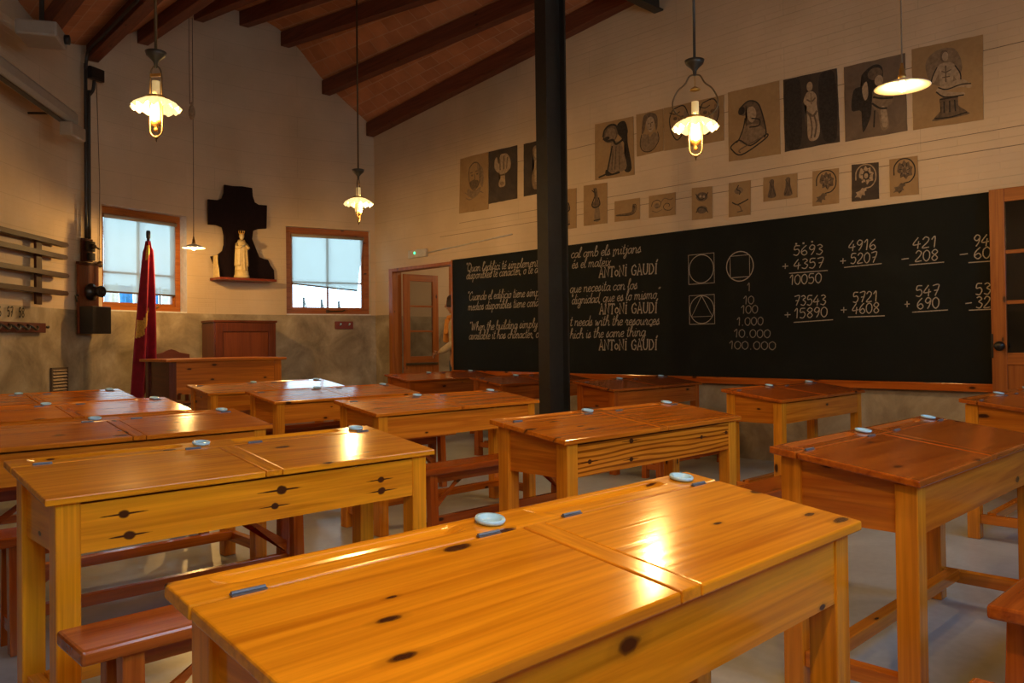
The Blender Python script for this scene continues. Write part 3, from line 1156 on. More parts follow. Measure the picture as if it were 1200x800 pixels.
NUMS = [('1', (3.839, 1.571), (3.802, 1.572)), ('10', (3.884, 1.45), (3.764, 1.45)), ('100', (3.91, 1.363), (3.726, 1.363)), ('1.000', (3.956, 1.252), (3.674, 1.251)), ('10.000', (3.99, 1.142), (3.605, 1.132)), ('100.000', (4.043, 1.031), (3.554, 1.022))]
for t, a, b in NUMS:
    bm = bmesh.new()
    write(bm, t, (-a[0], a[1]), (-b[0], b[1]), .0075, G, .052, .03, on_board)
    obj('chalk_number', bm, M_CHALKF, bb)
SUMS = [
    [('5693', (3.382, 1.868), (3.102, 1.854)), ('4357', (3.379, 1.744), (3.096, 1.739)), ('10050', (3.421, 1.605), (3.117, 1.608)), ('+', (3.492, 1.735), (3.421, 1.735))],
    [('4916', (2.886, 1.864), (2.649, 1.855)), ('5207', (2.87, 1.753), (2.644, 1.748)), ('+', (2.964, 1.74), (2.9, 1.74))],
    [('421', (2.367, 1.836), (2.182, 1.831)), ('208', (2.351, 1.729), (2.173, 1.727)), ('-', (2.461, 1.715), (2.392, 1.715))],
    [('943', (1.929, 1.812), (1.757, 1.805)), ('607', (1.925, 1.716), (1.743, 1.712)), ('-', (2.029, 1.715), (1.961, 1.715))],
    [('73543', (3.381, 1.418), (3.081, 1.413)), ('15890', (3.383, 1.303), (3.069, 1.309)), ('+', (3.477, 1.295), (3.405, 1.297))],
    [('5721', (2.855, 1.422), (2.645, 1.423)), ('4608', (2.862, 1.326), (2.632, 1.328)), ('+', (2.964, 1.32), (2.899, 1.322))],
    [('547', (2.351, 1.448), (2.167, 1.448)), ('690', (2.342, 1.347), (2.169, 1.35)), ('+', (2.44, 1.347), (2.387, 1.35))],
    [('538', (1.919, 1.44), (1.752, 1.441)), ('324', (1.917, 1.338), (1.754, 1.34)), ('-', (1.993, 1.335), (1.939, 1.337))],
]
RULES = [((3.419, 1.71), (3.065, 1.711)), ((2.921, 1.726), (2.608, 1.735)), ((2.392, 1.706), (2.132, 1.709)), ((1.96, 1.691), (1.724, 1.69)), ((3.384, 1.268), (3.025, 1.282)), ((2.895, 1.301), (2.591, 1.302)), ((2.376, 1.324), (2.11, 1.333)), ((1.963, 1.325), (1.73, 1.328))]
for k, grp in enumerate(SUMS):
    bm = bmesh.new()
    for t, a, b in grp:
        write(bm, t, (-a[0], a[1]), (-b[0], b[1]), .0080, G, .060, .05, on_board)
    a, b = RULES[k]
    ribbon_into(bm, [(-a[0], a[1]), (-b[0], b[1])], .0075, on_board)
    if k == 0:
        for y, z in ((3.347, 1.969), (3.28, 1.968), (3.2, 1.974)):
            ribbon_into(bm, [(-y - .008, z), (-y + .008, z)], .014, on_board)
    obj('chalk_sum', bm, M_CHALK, bb)


def circ(cx, cz, r, n=40):
    return [(cx + r * math.cos(2 * PI * i / n), cz + r * math.sin(2 * PI * i / n)) for i in range(n + 1)]


def sq(cx, cz, h):
    return [(cx - h, cz - h), (cx + h, cz - h), (cx + h, cz + h), (cx - h, cz + h), (cx - h, cz - h)]


for k, (cy_, cz_) in enumerate(((4.33, 1.818), (3.910, 1.811), (4.33, 1.418))):
    bm = bmesh.new()
    u = -cy_
    if k == 0:
        ribbon_into(bm, sq(u, cz_, .145), .007, on_board)
        ribbon_into(bm, circ(u, cz_, .138), .007, on_board)
    elif k == 1:
        ribbon_into(bm, circ(u, cz_, .140), .009, on_board)
        ribbon_into(bm, sq(u, cz_, .102), .007, on_board)
    else:
        ribbon_into(bm, sq(u, cz_, .142), .007, on_board)
        ribbon_into(bm, circ(u, cz_, .136), .007, on_board)
        ribbon_into(bm, [(u + .136 * math.cos(a), cz_ + .136 * math.sin(a)) for a in (PI / 2, PI * 7 / 6, PI * 11 / 6, PI / 2)], .007, on_board)
    obj('chalk_figure', bm, M_CHALK, bb)
# faint smear of rubbed-out chalk is in the slate material itself

exec_pictures = True

# ------------------------------------------------------------------ desks (largest furniture)
DL, DD = 1.34, .46          # length, depth
ZB, ZF = .777, .717         # back strip height, front lid height
YB, YH, YFR = .23, .138, -.225


def lid_z(y):
    return ZB + (ZF - ZB) * (YB - y) / (YB - YFR)


def back_strip_mesh():
    bm = bmesh.new()
    secs = []
    xs = [(-.67, 0), (-.612, 0), (-.590, .5), (-.575, 1), (-.165, 1), (-.150, .5), (-.130, 0), (.05, 0), (.072, .5), (.09, 1), (.475, 1), (.49, .5), (.512, 0), (.67, 0)]
    prof = [(YB, 0), (.219, 0), (.216, -.22), (.210, -.52), (.203, -.70), (.195, -.70), (.188, -.52), (.182, -.22), (.179, 0), (YH + .003, 0)]
    for x, k in xs:
        secs.append([bm.verts.new((x, y, lid_z(y) + d * k * .019)) for y, d in prof] + [bm.verts.new((x, YH + .003, lid_z(YH) - .022)), bm.verts.new((x, YB, ZB - .022))])
    n = len(secs[0])
    for a, b in zip(secs, secs[1:]):
        for i in range(n):
            bm.faces.new((a[i], a[(i + 1) % n], b[(i + 1) % n], b[i]))
    bm.faces.new(secs[0])
    bm.faces.new(list(reversed(secs[-1])))
    return bm


def slab(x0, x1, ya, yb, t, lift=0.0):
    """sloped board following the lid plane"""
    bm = bmesh.new()
    vs = []
    for x in (x0, x1):
        for y in (ya, yb):
            vs.append(bm.verts.new((x, y, lid_z(y) + lift)))
            vs.append(bm.verts.new((x, y, lid_z(y) + lift - t)))
    a0, a1, b0, b1, c0, c1, d0, d1 = vs
    for f in ((a0, b0, d0, c0), (a1, c1, d1, b1), (a0, a1, b1, b0), (c0, d0, d1, c1), (a0, c0, c1, a1), (b0, b1, d1, d0)):
        bm.faces.new(f)
    return bm


def make_desk(tone):
    P = lambda ax: PINE[tone + ax]
    Q = lambda ax: PINE[{'honey': 'honey', 'amber': 'ochre', 'russet': 'ochre', 'dimmed': 'russet'}[tone] + ax]
    R = lambda ax: PINE[{'honey': 'honey', 'amber': 'straw', 'russet': 'straw', 'dimmed': 'russet'}[tone] + ax]
    t = thing('school_desk', 'x', 'desk')
    obj('back_strip', back_strip_mesh(), P('X'), t, bevel=.003)
    for a, b in ((-.67, -.0305), (.0305, .67)):
        ld = obj('lid', slab(a, b, YFR, YH - .002, .021), P('X'), t, bevel=.004)
        for hx in (a + .085, b - .085):
            bm = slab(hx - .027, hx + .027, YH - .006, YH + .0045, .002, .0022)
            tube_into(bm, [(hx - .026, YH, lid_z(YH) + .0035), (hx + .026, YH, lid_z(YH) + .0028)], .0032, 8)
            obj('hinge', bm, M_HINGE, ld)
    obj('centre_strip', slab(-.0275, .0275, YFR, YH - .002, .021, .001), P('Y'), t, bevel=.003)
    xl = .608
    lw = .0325
    obj('front_panel', bx(-xl + lw, xl - lw, -.203, -.183, .552, .688), Q('X'), t)
    obj('back_panel', bx(-xl + lw, xl - lw, .180, .200, .552, lid_z(.2) - .023), Q('X'), t)
    for s in (-1, 1):
        x0, x1 = sorted((s * .627, s * .607))
        pts = [(-.17, .552), (.17, .552), (.17, lid_z(.17) - .022), (-.17, lid_z(-.17) - .022)]
        bm = prism(pts, x0, x1, 'YZ')
        obj('side_panel', bm, Q('Y'), t)
        for yy in (-.175, .175):
            zt = lid_z(yy) - .0245 - (.0 if yy > 0 else .002)
            obj('leg', bx(s * xl - lw, s * xl + lw, yy - .032, yy + .032, 0, zt), R('Z'), t, bevel=.004)
        obj('end_rail', bx(s * xl - .02, s * xl + .02, -.143, .143, .085, .135), Q('Y'), t, bevel=.003)
    obj('stretcher', bx(-xl + .02, xl - .02, .075, .12, .10, .145), Q('X'), t, bevel=.003)
    obj('box_floor', bx(-xl + .02, xl - .02, -.183, .18, .556, .568), Q('X'), t)
    return t


def make_bench():
    t = thing('bench', 'x', 'bench')
    obj('seat', bx(-.69, .69, -.10, .10, .395, .432), PINE['benchX'], t, bevel=.008)
    for s in (-1, 1):
        for yy in (-.062, .062):
            bm = bmesh.new()
            q = [(s * .57, yy * 1.15, 0), (s * .57, yy * .9, .395)]
            vs = []
            for (x, y, z) in q:
                for dx, dy in ((-.026, -.022), (.026, -.022), (.026, .022), (-.026, .022)):
                    vs.append(bm.verts.new((x + dx, y + dy, z)))
            for f in ((3, 2, 1, 0), (4, 5, 6, 7), (0, 1, 5, 4), (1, 2, 6, 5), (2, 3, 7, 6), (3, 0, 4, 7)):
                bm.faces.new([vs[i] for i in f])
            obj('leg', bm, PINE['benchZ'], t, bevel=.003)
        obj('foot_rail', bx(s * .57 - .02, s * .57 + .02, -.045, .045, .075, .12), PINE['benchY'], t)
        bm = bmesh.new()
        xa, xb = s * .545, s * .29
        pts = [(xa, .15), (xb, .38), (xb - s * .055, .38), (xa, .205)] if s > 0 else [(xa, .15), (xa, .205), (xb - s * .055, .38), (xb, .38)]
        bm = prism(pts, -.016, .016, 'XZ')
        obj('brace', bm, PINE['benchX'], t)
    obj('stretcher', bx(-.55, .55, -.018, .018, .10, .145), PINE['benchX'], t, bevel=.003)
    obj('seat_rail', bx(-.55, .55, -.016, .016, .335, .394), PINE['benchX'], t)
    return t


def make_inkwell():
    bm = lathe([(0, -.014), (.019, -.014), (.021, .000), (.0285, .001), (.0305, .006), (.0285, .0095), (.022, .0085), (.018, .003), (0, .002)], 28)
    return bm


# x, y, length scale, tone, label of the desk
DESKS = {
    'A5': (1.119, .961, 1.00, 'honey', 'big honey-yellow pine double desk with two inkwells filling the bottom of the picture'),
    'A4': (1.256, 2.619, .985, 'honey', 'yellow pine double desk with dark split knots along its front, below the flag'),
    'A3': (1.320, 3.994, .97, 'amber', 'pine double desk with a bright lamp glint, behind the yellow split-knot desk'),
    'A2': (1.443, 5.319, .99, 'amber', 'pine double desk with red flag mirrored in its lid'),
    'A1': (1.618, 6.752, .985, 'amber', 'pine double desk in the window row just below the wall vent'),
    'B5': (3.086, 1.044, 1.045, 'russet', 'red-brown double desk across the aisle from the big honey-yellow desk'),
    'B4': (3.121, 2.415, 1.035, 'amber', 'orange-brown double desk with flame grain on its front, before the column'),
    'B3': (3.336, 4.081, 1.015, 'amber', 'orange-brown double desk with window glare patches on its lids, beside the black column'),
    'B2': (3.411, 5.487, .97, 'amber', 'reddish double desk in the middle file, second row from the teacher table'),
    'B1': (3.565, 6.879, 1.015, 'amber', 'pale-topped double desk right in front of the teacher table'),
    'C5': (5.585, 1.246, 1.00, 'russet', 'double desk at the blackboard wall below the glazed door leaf'),
    'C4': (5.631, 2.776, 1.00, 'russet', 'red-brown double desk below the written sums on the blackboard'),
    'C3': (5.922, 4.415, 1.00, 'dimmed', 'shaded double desk between the black column and the blackboard'),
    'C2': (5.937, 5.793, 1.00, 'dimmed', 'dim double desk below the handwritten quotes, left of the black column'),
    'C1': (5.937, 7.250, 1.00, 'dimmed', 'dim double desk in front of the open doorway with a blue glint on top'),
}
GD, GB, GI = 'double school desks in three files', 'benches behind the school desks', 'inkwells on the desks'
protos = {}
bench0 = None
ink0 = None
BENCHN = {
    'A5': 'low wooden bench end showing under the corner of the big honey-yellow desk',
    'A4': 'red-brown bench with rounded end behind the yellow split-knot desk',
    'A3': 'bench seen beneath the yellow split-knot desk, in the third row',
    'A2': 'shaded bench behind the desk that mirrors the red flag',
    'A1': 'shaded bench behind the window-row desk below the wall vent',
    'B5': 'red-brown bench end at the picture edge behind the desk across the aisle',
    'B4': 'dark red bench between the flame-grained desk and the desk across the aisle',
    'B3': 'bench with a window glint on its seat, behind the desk beside the column',
    'B2': 'bench behind the reddish second-row desk of the middle file',
    'B1': 'bench behind the pale-topped desk that faces the teacher table',
    'C4': 'bench behind the red-brown desk below the written sums',
    'C3': 'bench behind the shaded desk beside the black column',
    'C2': 'bench behind the dim desk below the handwritten quotes',
}
INKS = {
    'A5': ('daylight-tinted white inkwell at the middle of the big honey-yellow desk', 'daylight-tinted white inkwell at the far corner of the big honey-yellow desk'),
    'A4': ('pale inkwell beside the centre strip of the yellow split-knot desk', 'pale inkwell at the far corner of the yellow split-knot desk'),
    'A3': ('inkwell at the middle of the desk behind the yellow split-knot desk', 'inkwell at the corner of the desk with a bright lamp glint'),
    'A2': ('inkwell at the middle of the desk that mirrors the red flag', 'inkwell at the corner of the desk that mirrors the red flag'),
    'A1': ('inkwell at the middle of the window-row desk below the vent', 'inkwell at the glaring corner of the window-row desk'),
    'B5': ('white inkwell at the middle of the desk across the aisle', 'white inkwell at the far end of the desk across the aisle'),
    'B4': ('white inkwell at the middle of the flame-grained desk', 'white inkwell at the far corner of the flame-grained desk'),
    'B3': ('inkwell at the middle of the desk beside the black column', 'white inkwell at the corner of the desk beside the black column'),
    'B2': ('inkwell at the middle of the reddish second-row middle desk', 'inkwell at the corner of the reddish second-row middle desk'),
    'B1': ('inkwell at the middle of the desk facing the teacher table', 'inkwell at the corner of the desk facing the teacher table'),
    'C5': ('white inkwell at the middle of the desk below the glazed door leaf', 'white inkwell at the end of the desk below the glazed door leaf'),
    'C4': ('white inkwell at the middle of the desk below the sums', 'white inkwell at the far corner of the desk below the sums'),
    'C3': ('white inkwell at the middle of the shaded desk behind the column', 'white inkwell at the corner of the shaded desk behind the column'),
    'C2': ('white inkwell at the middle of the dim desk below the quotes', 'white inkwell at the corner of the dim desk below the quotes'),
    'C1': ('white inkwell at the middle of the desk before the doorway', 'white inkwell at the corner of the desk before the doorway'),
}
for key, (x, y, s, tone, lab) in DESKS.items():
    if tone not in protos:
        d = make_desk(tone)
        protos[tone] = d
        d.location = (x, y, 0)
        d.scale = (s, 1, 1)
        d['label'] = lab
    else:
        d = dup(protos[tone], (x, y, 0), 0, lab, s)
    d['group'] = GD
    if key in ('A4', 'B4'):
        for c in d.children:
            if c.name.startswith('front_panel'):
                c.data = c.data.copy()
                c.data.materials[0] = PINE['splitX' if key == 'A4' else 'flameX']
    if key in BENCHN:
        if bench0 is None:
            bench0 = make_bench()
            b = bench0
            b.location = (x, y - .535, 0)
            b['label'] = BENCHN[key]
        else:
            b = dup(bench0, (x - (.085 if key == 'B5' else 0), y - .535 + (.03 if key == 'B5' else 0), 0), 0, BENCHN[key])
        b['group'] = GB
    for k, ix in enumerate((-.066, .585)):
        p = (x + ix * s, y + .188, lid_z(.188) + .0012)
        if ink0 is None:
            ink0 = obj('inkwell', make_inkwell(), M_PORC, None, smooth=True)
            w = ink0
        else:
            w = ink0.copy()
            COL.objects.link(w)
        w.location = p
        w.rotation_euler = (math.atan2(ZB - ZF, YB - YFR), 0, 0)
        tag(w, INKS[key][k], 'inkwell', GI)

# ------------------------------------------------------------------ teacher table, chair, cabinet
TX0, TX1, TY, TZ = 3.27, 4.66, 8.60, .98
tt = thing('teacher_table', 'tall red-brown pine teacher table with deep front board and overhanging top', 'table', ((TX0 + TX1) / 2, TY, 0))
hw = (TX1 - TX0) / 2
obj('tabletop', bx(-hw, hw, -.03, .75, TZ - .03, TZ), PINE['tdeskX'], tt, bevel=.006)
obj('front_board', bx(-hw + .13, hw - .04, .03, .055, .60, TZ - .03), PINE['tdeskX'], tt)
for s in (-1, 1):
    xx = s * (hw - .09)
    obj('side_board', bx(xx - .02, xx + .02, .065, .66, .50, TZ - .031), PINE['cabY'], tt)
    for yy in (.065, .66):
        obj('leg', bx(xx - .04, xx + .04, yy - .04, yy + .04, 0, TZ - .031), PINE['cabZ'] if s < 0 else PINE['tdeskZ'], tt, bevel=.004)
obj('foot_rail', bx(-hw + .13, hw - .13, .05, .08, .12, .18), PINE['cabX'], tt)

ch = thing('chair', 'dark wooden chair with scalloped top rail behind the teacher table', 'chair', (3.78, 9.58, 0))
top = [(-.22, .93), (.22, .93), (.22, 1.02), (.17, 1.03), (.10, 1.045), (.05, 1.07), (0, 1.085), (-.05, 1.07), (-.10, 1.045), (-.17, 1.03), (-.22, 1.02)]
obj('top_rail', prism(top, .16, .185, 'XZ'), PINE['cabX'], ch, bevel=.003)
for s in (-1, 1):
    obj('back_post', bx(s * .20 - .018, s * .20 + .018, .186, .22, 0, 1.0), PINE['cabZ'], ch)
    obj('leg', bx(s * .19 - .018, s * .19 + .018, -.20, -.164, 0, .43), PINE['cabZ'], ch)
    obj('slat', bx(s * .09 - .02, s * .09 + .02, .165, .18, .47, .93), PINE['cabZ'], ch)
obj('seat', bx(-.22, .22, -.21, .185, .43, .455), PINE['cabX'], ch, bevel=.006)
obj('lower_rail', bx(-.18, .18, .19, .21, .22, .25), PINE['cabX'], ch)

cb = thing('cabinet', 'brown wooden cabinet with one panelled door against the grey wall behind the teacher table', 'cabinet', (4.80, 10.08, 0), math.radians(-1))
obj('body', bx(-.42, .42, -.19, .19, .04, 1.415), PINE['cabZ'], cb, bevel=.004)
obj('top_board', bx(-.435, .435, -.205, .19, 1.416, 1.445), PINE['cabX'], cb, bevel=.005)
bm = bmesh.new()
box(bm, -.41, -.31, -.211, -.191, .06, 1.41)
box(bm, .31, .41, -.211, -.191, .06, 1.41)
box(bm, -.31, .31, -.211, -.191, 1.30, 1.41)
box(bm, -.31, .31, -.211, -.191, .06, .16)
dr = obj('door', bm, PINE['cabZ'], cb, bevel=.003)
obj('door_panel', bx(-.305, .305, -.200, -.192, .165, 1.295), PINE['doorpanelZ'], dr)
obj('plinth', bx(-.40, .40, -.17, .17, 0, .04), PINE['cabX'], cb)

# ------------------------------------------------------------------ flag on a pole
FLAG_K = 1.047
fp = thing('flag', 'crimson flag with gold emblem hanging furled on a dark pole beneath the window', 'flag', (3.445, 9.57, 0))
obj('pole', tube([(0, 0, .03), (.012, 0, 2.27)], .016, 12), PINE['darkZ'], fp, smooth=True)
obj('finial', lathe([(0, 2.26), (.022, 2.265), (.024, 2.33), (.018, 2.35), (0, 2.352)], 16, c=(.012, 0, 0)), M_BLACK, fp, smooth=True)
obj('pole_base', lathe([(0, 0), (.16, 0), (.16, .02), (.05, .05), (.03, .06), (0, .06)], 28), PINE['darkX'], fp, smooth=True)


def flag_pt(s, t):
    """s 0..1 across, t 0..1 top to bottom"""
    if t < .06:
        w = .05 + t * .5
    else:
        w = .08 + .19 * t ** .75
    zb = .50 + .26 * max(0, (s - .45)) / .55 - .02 * math.sin(s * 9)
    z = 2.23 + (zb - 2.23) * t
    x = -.012 - .075 * t + w * (s - .38) * 1.0
    amp = (.012 + .045 * min(1, t * 1.6))
    y = -.045 - .015 * t + amp * math.sin(s * 11.5 + .6 + t * .8) - .035 * math.sin(PI * s)
    return (x, y, z)


NS, NT = 36, 44
bm = bmesh.new()
gv = [[bm.verts.new(flag_pt(i / NS, j / NT)) for i in range(NS + 1)] for j in range(NT + 1)]
for j in range(NT):
    for i in range(NS):
        bm.faces.new((gv[j][i], gv[j][i + 1], gv[j + 1][i + 1], gv[j + 1][i]))
cl = obj('flag_cloth', bm, M_RED, fp, smooth=True)
sd = cl.modifiers.new('t', 'SOLIDIFY')
sd.thickness = .004


def emblem(name, inside, mat, off):
    bm = bmesh.new()
    N1, N2 = 90, 130
    vv = {}
    for j in range(N2 + 1):
        for i in range(N1 + 1):
            s, t = i / N1, j / N2
            if inside(s, t):
                a = Vector(flag_pt(s, t))
                vv[i, j] = bm.verts.new(a + Vector((0, -off, 0)))
    for (i, j) in list(vv):
        if all(k in vv for k in ((i + 1, j), (i, j + 1), (i + 1, j + 1))):
            bm.faces.new((vv[i, j], vv[i + 1, j], vv[i + 1, j + 1], vv[i, j + 1]))
    for v in [v for v in bm.verts if not v.link_faces]:
        bm.verts.remove(v)
    return obj(name, bm, mat, fp, smooth=True)


def emb_in(s, t):
    if t < .44 or t > .625:
        return False
    q = (t - .44) / .185
    edge = .58 - .50 * max(0, q - .35) / .65 + .07 * math.sin(q * 17)
    if q < .2:
        return .30 + .04 * math.sin(q * 30) < s < .62
    if q < .3:
        return .22 < s < .55
    return .02 < s < edge


emblem('gold_emblem', emb_in, M_GOLD, .007)
emblem('gold_sleeve_patch', lambda s, t: .03 < t < .13 and .18 < s < .18 + .45 * (1 - (t - .03) / .13), M_GOLD, .007)
fp.scale = (FLAG_K, 1, FLAG_K)
emblem('fringe', lambda s, t: t > .972, M_REDD, .006)

# ------------------------------------------------------------------ cross shelf and statue
CO = [(4.693, 3.257), (4.798, 3.252), (4.935, 3.265), (5.08, 3.261), (5.087, 3.152), (5.116, 3.07), (5.173, 3.043), (5.295, 3.047), (5.286, 2.726), (5.16, 2.709), (5.089, 2.676), (5.074, 2.565), (5.127, 2.436), (5.177, 2.326), (5.248, 2.302), (5.305, 2.296), (5.34, 2.222), (5.391, 2.157), (5.4, 1.994), (4.576, 1.998), (4.577, 2.104), (4.529, 2.211), (4.498, 2.29), (4.591, 2.315), (4.658, 2.375), (4.681, 2.459), (4.682, 2.588), (4.656, 2.687), (4.575, 2.711), (4.469, 2.706), (4.466, 3.037), (4.596, 3.039), (4.659, 3.074), (4.686, 3.151)]
cs = thing('wall_cross', 'dark maroon cross-shaped wall board with curved base and shelf, between the windows', 'wall cross', (4.9, 10.25, 2.0))
obj('cross_board', prism([(x - 4.9, z - 2.0) for x, z in CO], 0, .035, 'XZ'), M_CROSS, cs, bevel=.004)
obj('shelf', bx(-.38, .425, -.20, -.001, -.02, .012), M_REDBOX, cs, bevel=.004)
obj('shelf', bx(-.38, .425, .036, .095, -.02, .012), M_REDBOX, cs)
for s, xx in ((-1, -.375),):
    pts = [(.0, .012), (-.15, .012), (-.135, .12), (-.10, .19), (-.09, .27), (-.10, .30), (.0, .30)]
    obj('bracket', prism([(a, b) for a, b in pts], xx, xx + .02, 'YZ'), M_STAT if s < 0 else M_CROSS, cs)  # lit side of the dark base, its brightness put into the pale colour

sta = thing('statue', 'small cream robed statue with a crown standing on the shelf of the dark cross', 'statue', (4.862, 10.135, 2.013))


def robe_fx(t, r, z):
    f = 1 + .07 * math.sin(t * 9 + z * 6) * min(1, max(0, (.46 - z) * 4)) + .03 * math.sin(t * 17)
    return (r * f * (1 - .22 * abs(math.sin(t))), z)


obj('pedestal', lathe([(0, 0), (.098, 0), (.10, .03), (.09, .045), (.088, .085), (.085, .09), (0, .09)], 24), M_STAT, sta, smooth=True)
obj('robe', lathe([(0, .09), (.088, .09), (.086, .12), (.080, .22), (.078, .32), (.082, .38), (.078, .43), (.066, .47), (.045, .495), (.028, .505), (0, .51)], 48, robe_fx), M_STAT, sta, smooth=True)
# mantle folded round the shoulders, open in front
bm = bmesh.new()
rows = []
for j in range(15):
    z = .16 + .35 * j / 14
    r = .095 - .022 * (j / 14) - (.03 * max(0, j - 10) / 4)
    rows.append([bm.verts.new(((r * (1 + .05 * math.sin(a * 8 + z * 9))) * math.cos(a), .82 * r * (1 + .05 * math.sin(a * 8)) * math.sin(a), z)) for a in [(-PI / 2 + .55) + (2 * PI - 1.1) * q / 40 for q in range(41)]])
for a, b in zip(rows, rows[1:]):
    for q in range(40):
        bm.faces.new((a[q], a[q + 1], b[q + 1], b[q]))
mo = obj('mantle', bm, M_STAT, sta, smooth=True)
mo.modifiers.new('t', 'SOLIDIFY').thickness = .006
hd = obj('head', lathe([(0, -.045), (.016, -.043), (.024, -.028), (.030, -.008), (.033, .012), (.029, .032), (.016, .045), (0, .048)], 24), M_STAT, sta, smooth=True)
hd.location = (0, -.008, .553)
bm = bmesh.new()
lathe_into(bm, [(.004, 0), (.006, .007), (.002, .014)], 8, c=(0, -.034, -.004))
lathe_into(bm, [(.010, -.018), (.011, -.016), (.004, -.013)], 8, c=(0, -.024, -.006))
obj('face', bm, M_STAT, hd, smooth=True)
bm = bmesh.new()
lathe_into(bm, [(.030, .030), (.034, .034), (.033, .042), (.029, .044)], 24, c=(0, 0, 0))
for k in range(8):
    a = 2 * PI * k / 8
    tube_into(bm, [(.032 * math.cos(a), .032 * math.sin(a), .04), (.041 * math.cos(a), .041 * math.sin(a), .062), (.036 * math.cos(a), .036 * math.sin(a), .078)], [.004, .0035, .006], 6)
obj('crown', bm, M_GOLD, hd, smooth=True)
for s in (-1, 1):
    bm = bmesh.new()
    tube_into(bm, [(s * .062, .0, .455), (s * .080, -.035, .40), (s * .060, -.075, .40), (s * .018, -.09, .425)], [.022, .024, .018, .011], 10)
    obj('arm', bm, M_STAT, sta, smooth=True)

# ------------------------------------------------------------------ lamps
lamp_group = 'hanging lamps of the classroom'


def flute(t, r, z):
    k = max(0., min(1., (r - .055) / .08))
    return (r * (1 + .055 * k * math.cos(14 * t)), z + .010 * k * math.cos(14 * t))


def ornate_lamp(label, loc, style, rot, top_z, energy=None):
    t = thing('pendant_lamp', label, 'lamp', loc, rot, lamp_group)
    prof = [(.047, .058), (.060, .052), (.085, .040), (.110, .022), (.132, .004), (.147, -.014), (.150, -.018), (.144, -.016), (.128, -.001), (.107, .016), (.083, .033), (.060, .045), (.047, .050)]
    obj('lamp_shade', lathe(prof, 112, flute, caps=False), M_GLOW, t, smooth=True)
    obj('shade_collar', lathe([(.050, .048), (.062, .052), (.064, .060), (.055, .068), (.044, .070), (.044, .056)], 32, caps=False), M_BRASS, t, smooth=True)
    obj('glass_chimney', lathe([(.034, -.095), (.040, -.06), (.036, -.02), (.026, .04), (.024, .165), (.0225, .165), (.0245, .04), (.034, -.02), (.038, -.06), (.032, -.095)], 24, caps=False), M_CHIM, t, smooth=True)
    obj('lamp_tube', lathe([(0, -.10), (.026, -.095), (.033, -.06), (.030, -.02), (.018, .03), (.012, .05), (0, .052)], 20), M_FLAME, t, smooth=True)
    bm = lathe([(0, -.165), (.012, -.16), (.015, -.145), (.010, -.135), (.026, -.125), (.033, -.108), (.034, -.096), (.030, -.094), (0, -.094)], 24)
    obj('burner', bm, M_BRASS, t, smooth=True)
    obj('finial', lathe([(0, -.232), (.004, -.226), (.005, -.212), (.013, -.205), (.014, -.196), (.006, -.190), (0, -.189)], 16), M_BRONZE, t, smooth=True)
    cup = .36 if style == 'lyre' else .27
    bm = bmesh.new()
    for s in (-1, 1):
        if style == 'lyre':
            pth = [(0, 0, cup - .012), (s * .035, 0, cup - .02), (s * .065, 0, cup - .07), (s * .115, 0, cup - .115), (s * .148, 0, cup - .19), (s * .135, 0, cup - .255), (s * .085, 0, cup - .295), (s * .052, 0, .06)]
            tube_into(bm, smooth_line(pth, 6), .0055, 8)
            pth = [(s * .042, 0, .05), (s * .042, 0, -.12), (s * .038, 0, -.17), (s * .018, 0, -.192), (0, 0, -.194)]
        else:
            pth = [(0, 0, cup - .005), (s * .024, 0, cup - .020), (s * .038, 0, cup - .07), (s * .041, 0, .06), (s * .042, 0, -.12), (s * .038, 0, -.17), (s * .018, 0, -.192), (0, 0, -.194)]
        tube_into(bm, smooth_line(pth, 6), .0055, 8)
    obj('harp_frame', bm, M_BRONZE, t, smooth=True)
    if style == 'lyre':
        bm = lathe([(.0, .270), (.010, .268), (.034, .250), (.036, .244), (.028, .240), (0, .238)], 24)
        tube_into(bm, [(0, 0, .262), (0, 0, cup)], .003, 6)
        obj('smoke_bell', bm, M_BRASS, t, smooth=True)
    else:
        bm = bmesh.new()
        box(bm, -.039, .039, -.006, .006, .195, .215)
        obj('cross_band', bm, M_BRASS, t)
    obj('ceiling_cup', lathe([(0, cup - .02), (.010, cup - .018), (.014, cup + .015), (.030, cup + .035), (.058, cup + .060), (.066, cup + .085), (.060, cup + .088), (.012, cup + .080), (.0, cup + .08)], 28), M_STEEL, t, smooth=True)
    obj('hanging_rod', tube([(0, 0, cup + .06), (0, 0, top_z - loc[2])], .0095, 10), M_BRONZE if style != 'lyre' else M_STEEL, t, smooth=True)
    ld = bpy.data.lights.new('lamp_light', 'POINT')
    ld.energy = energy or LAMP_W
    ld.color = LAMP_COL
    ld.shadow_soft_size = .03
    lo = bpy.data.objects.new('lamp_light', ld)
    COL.objects.link(lo)
    lo.parent = t
    lo.location = (0, -.085, -.055)
    return t


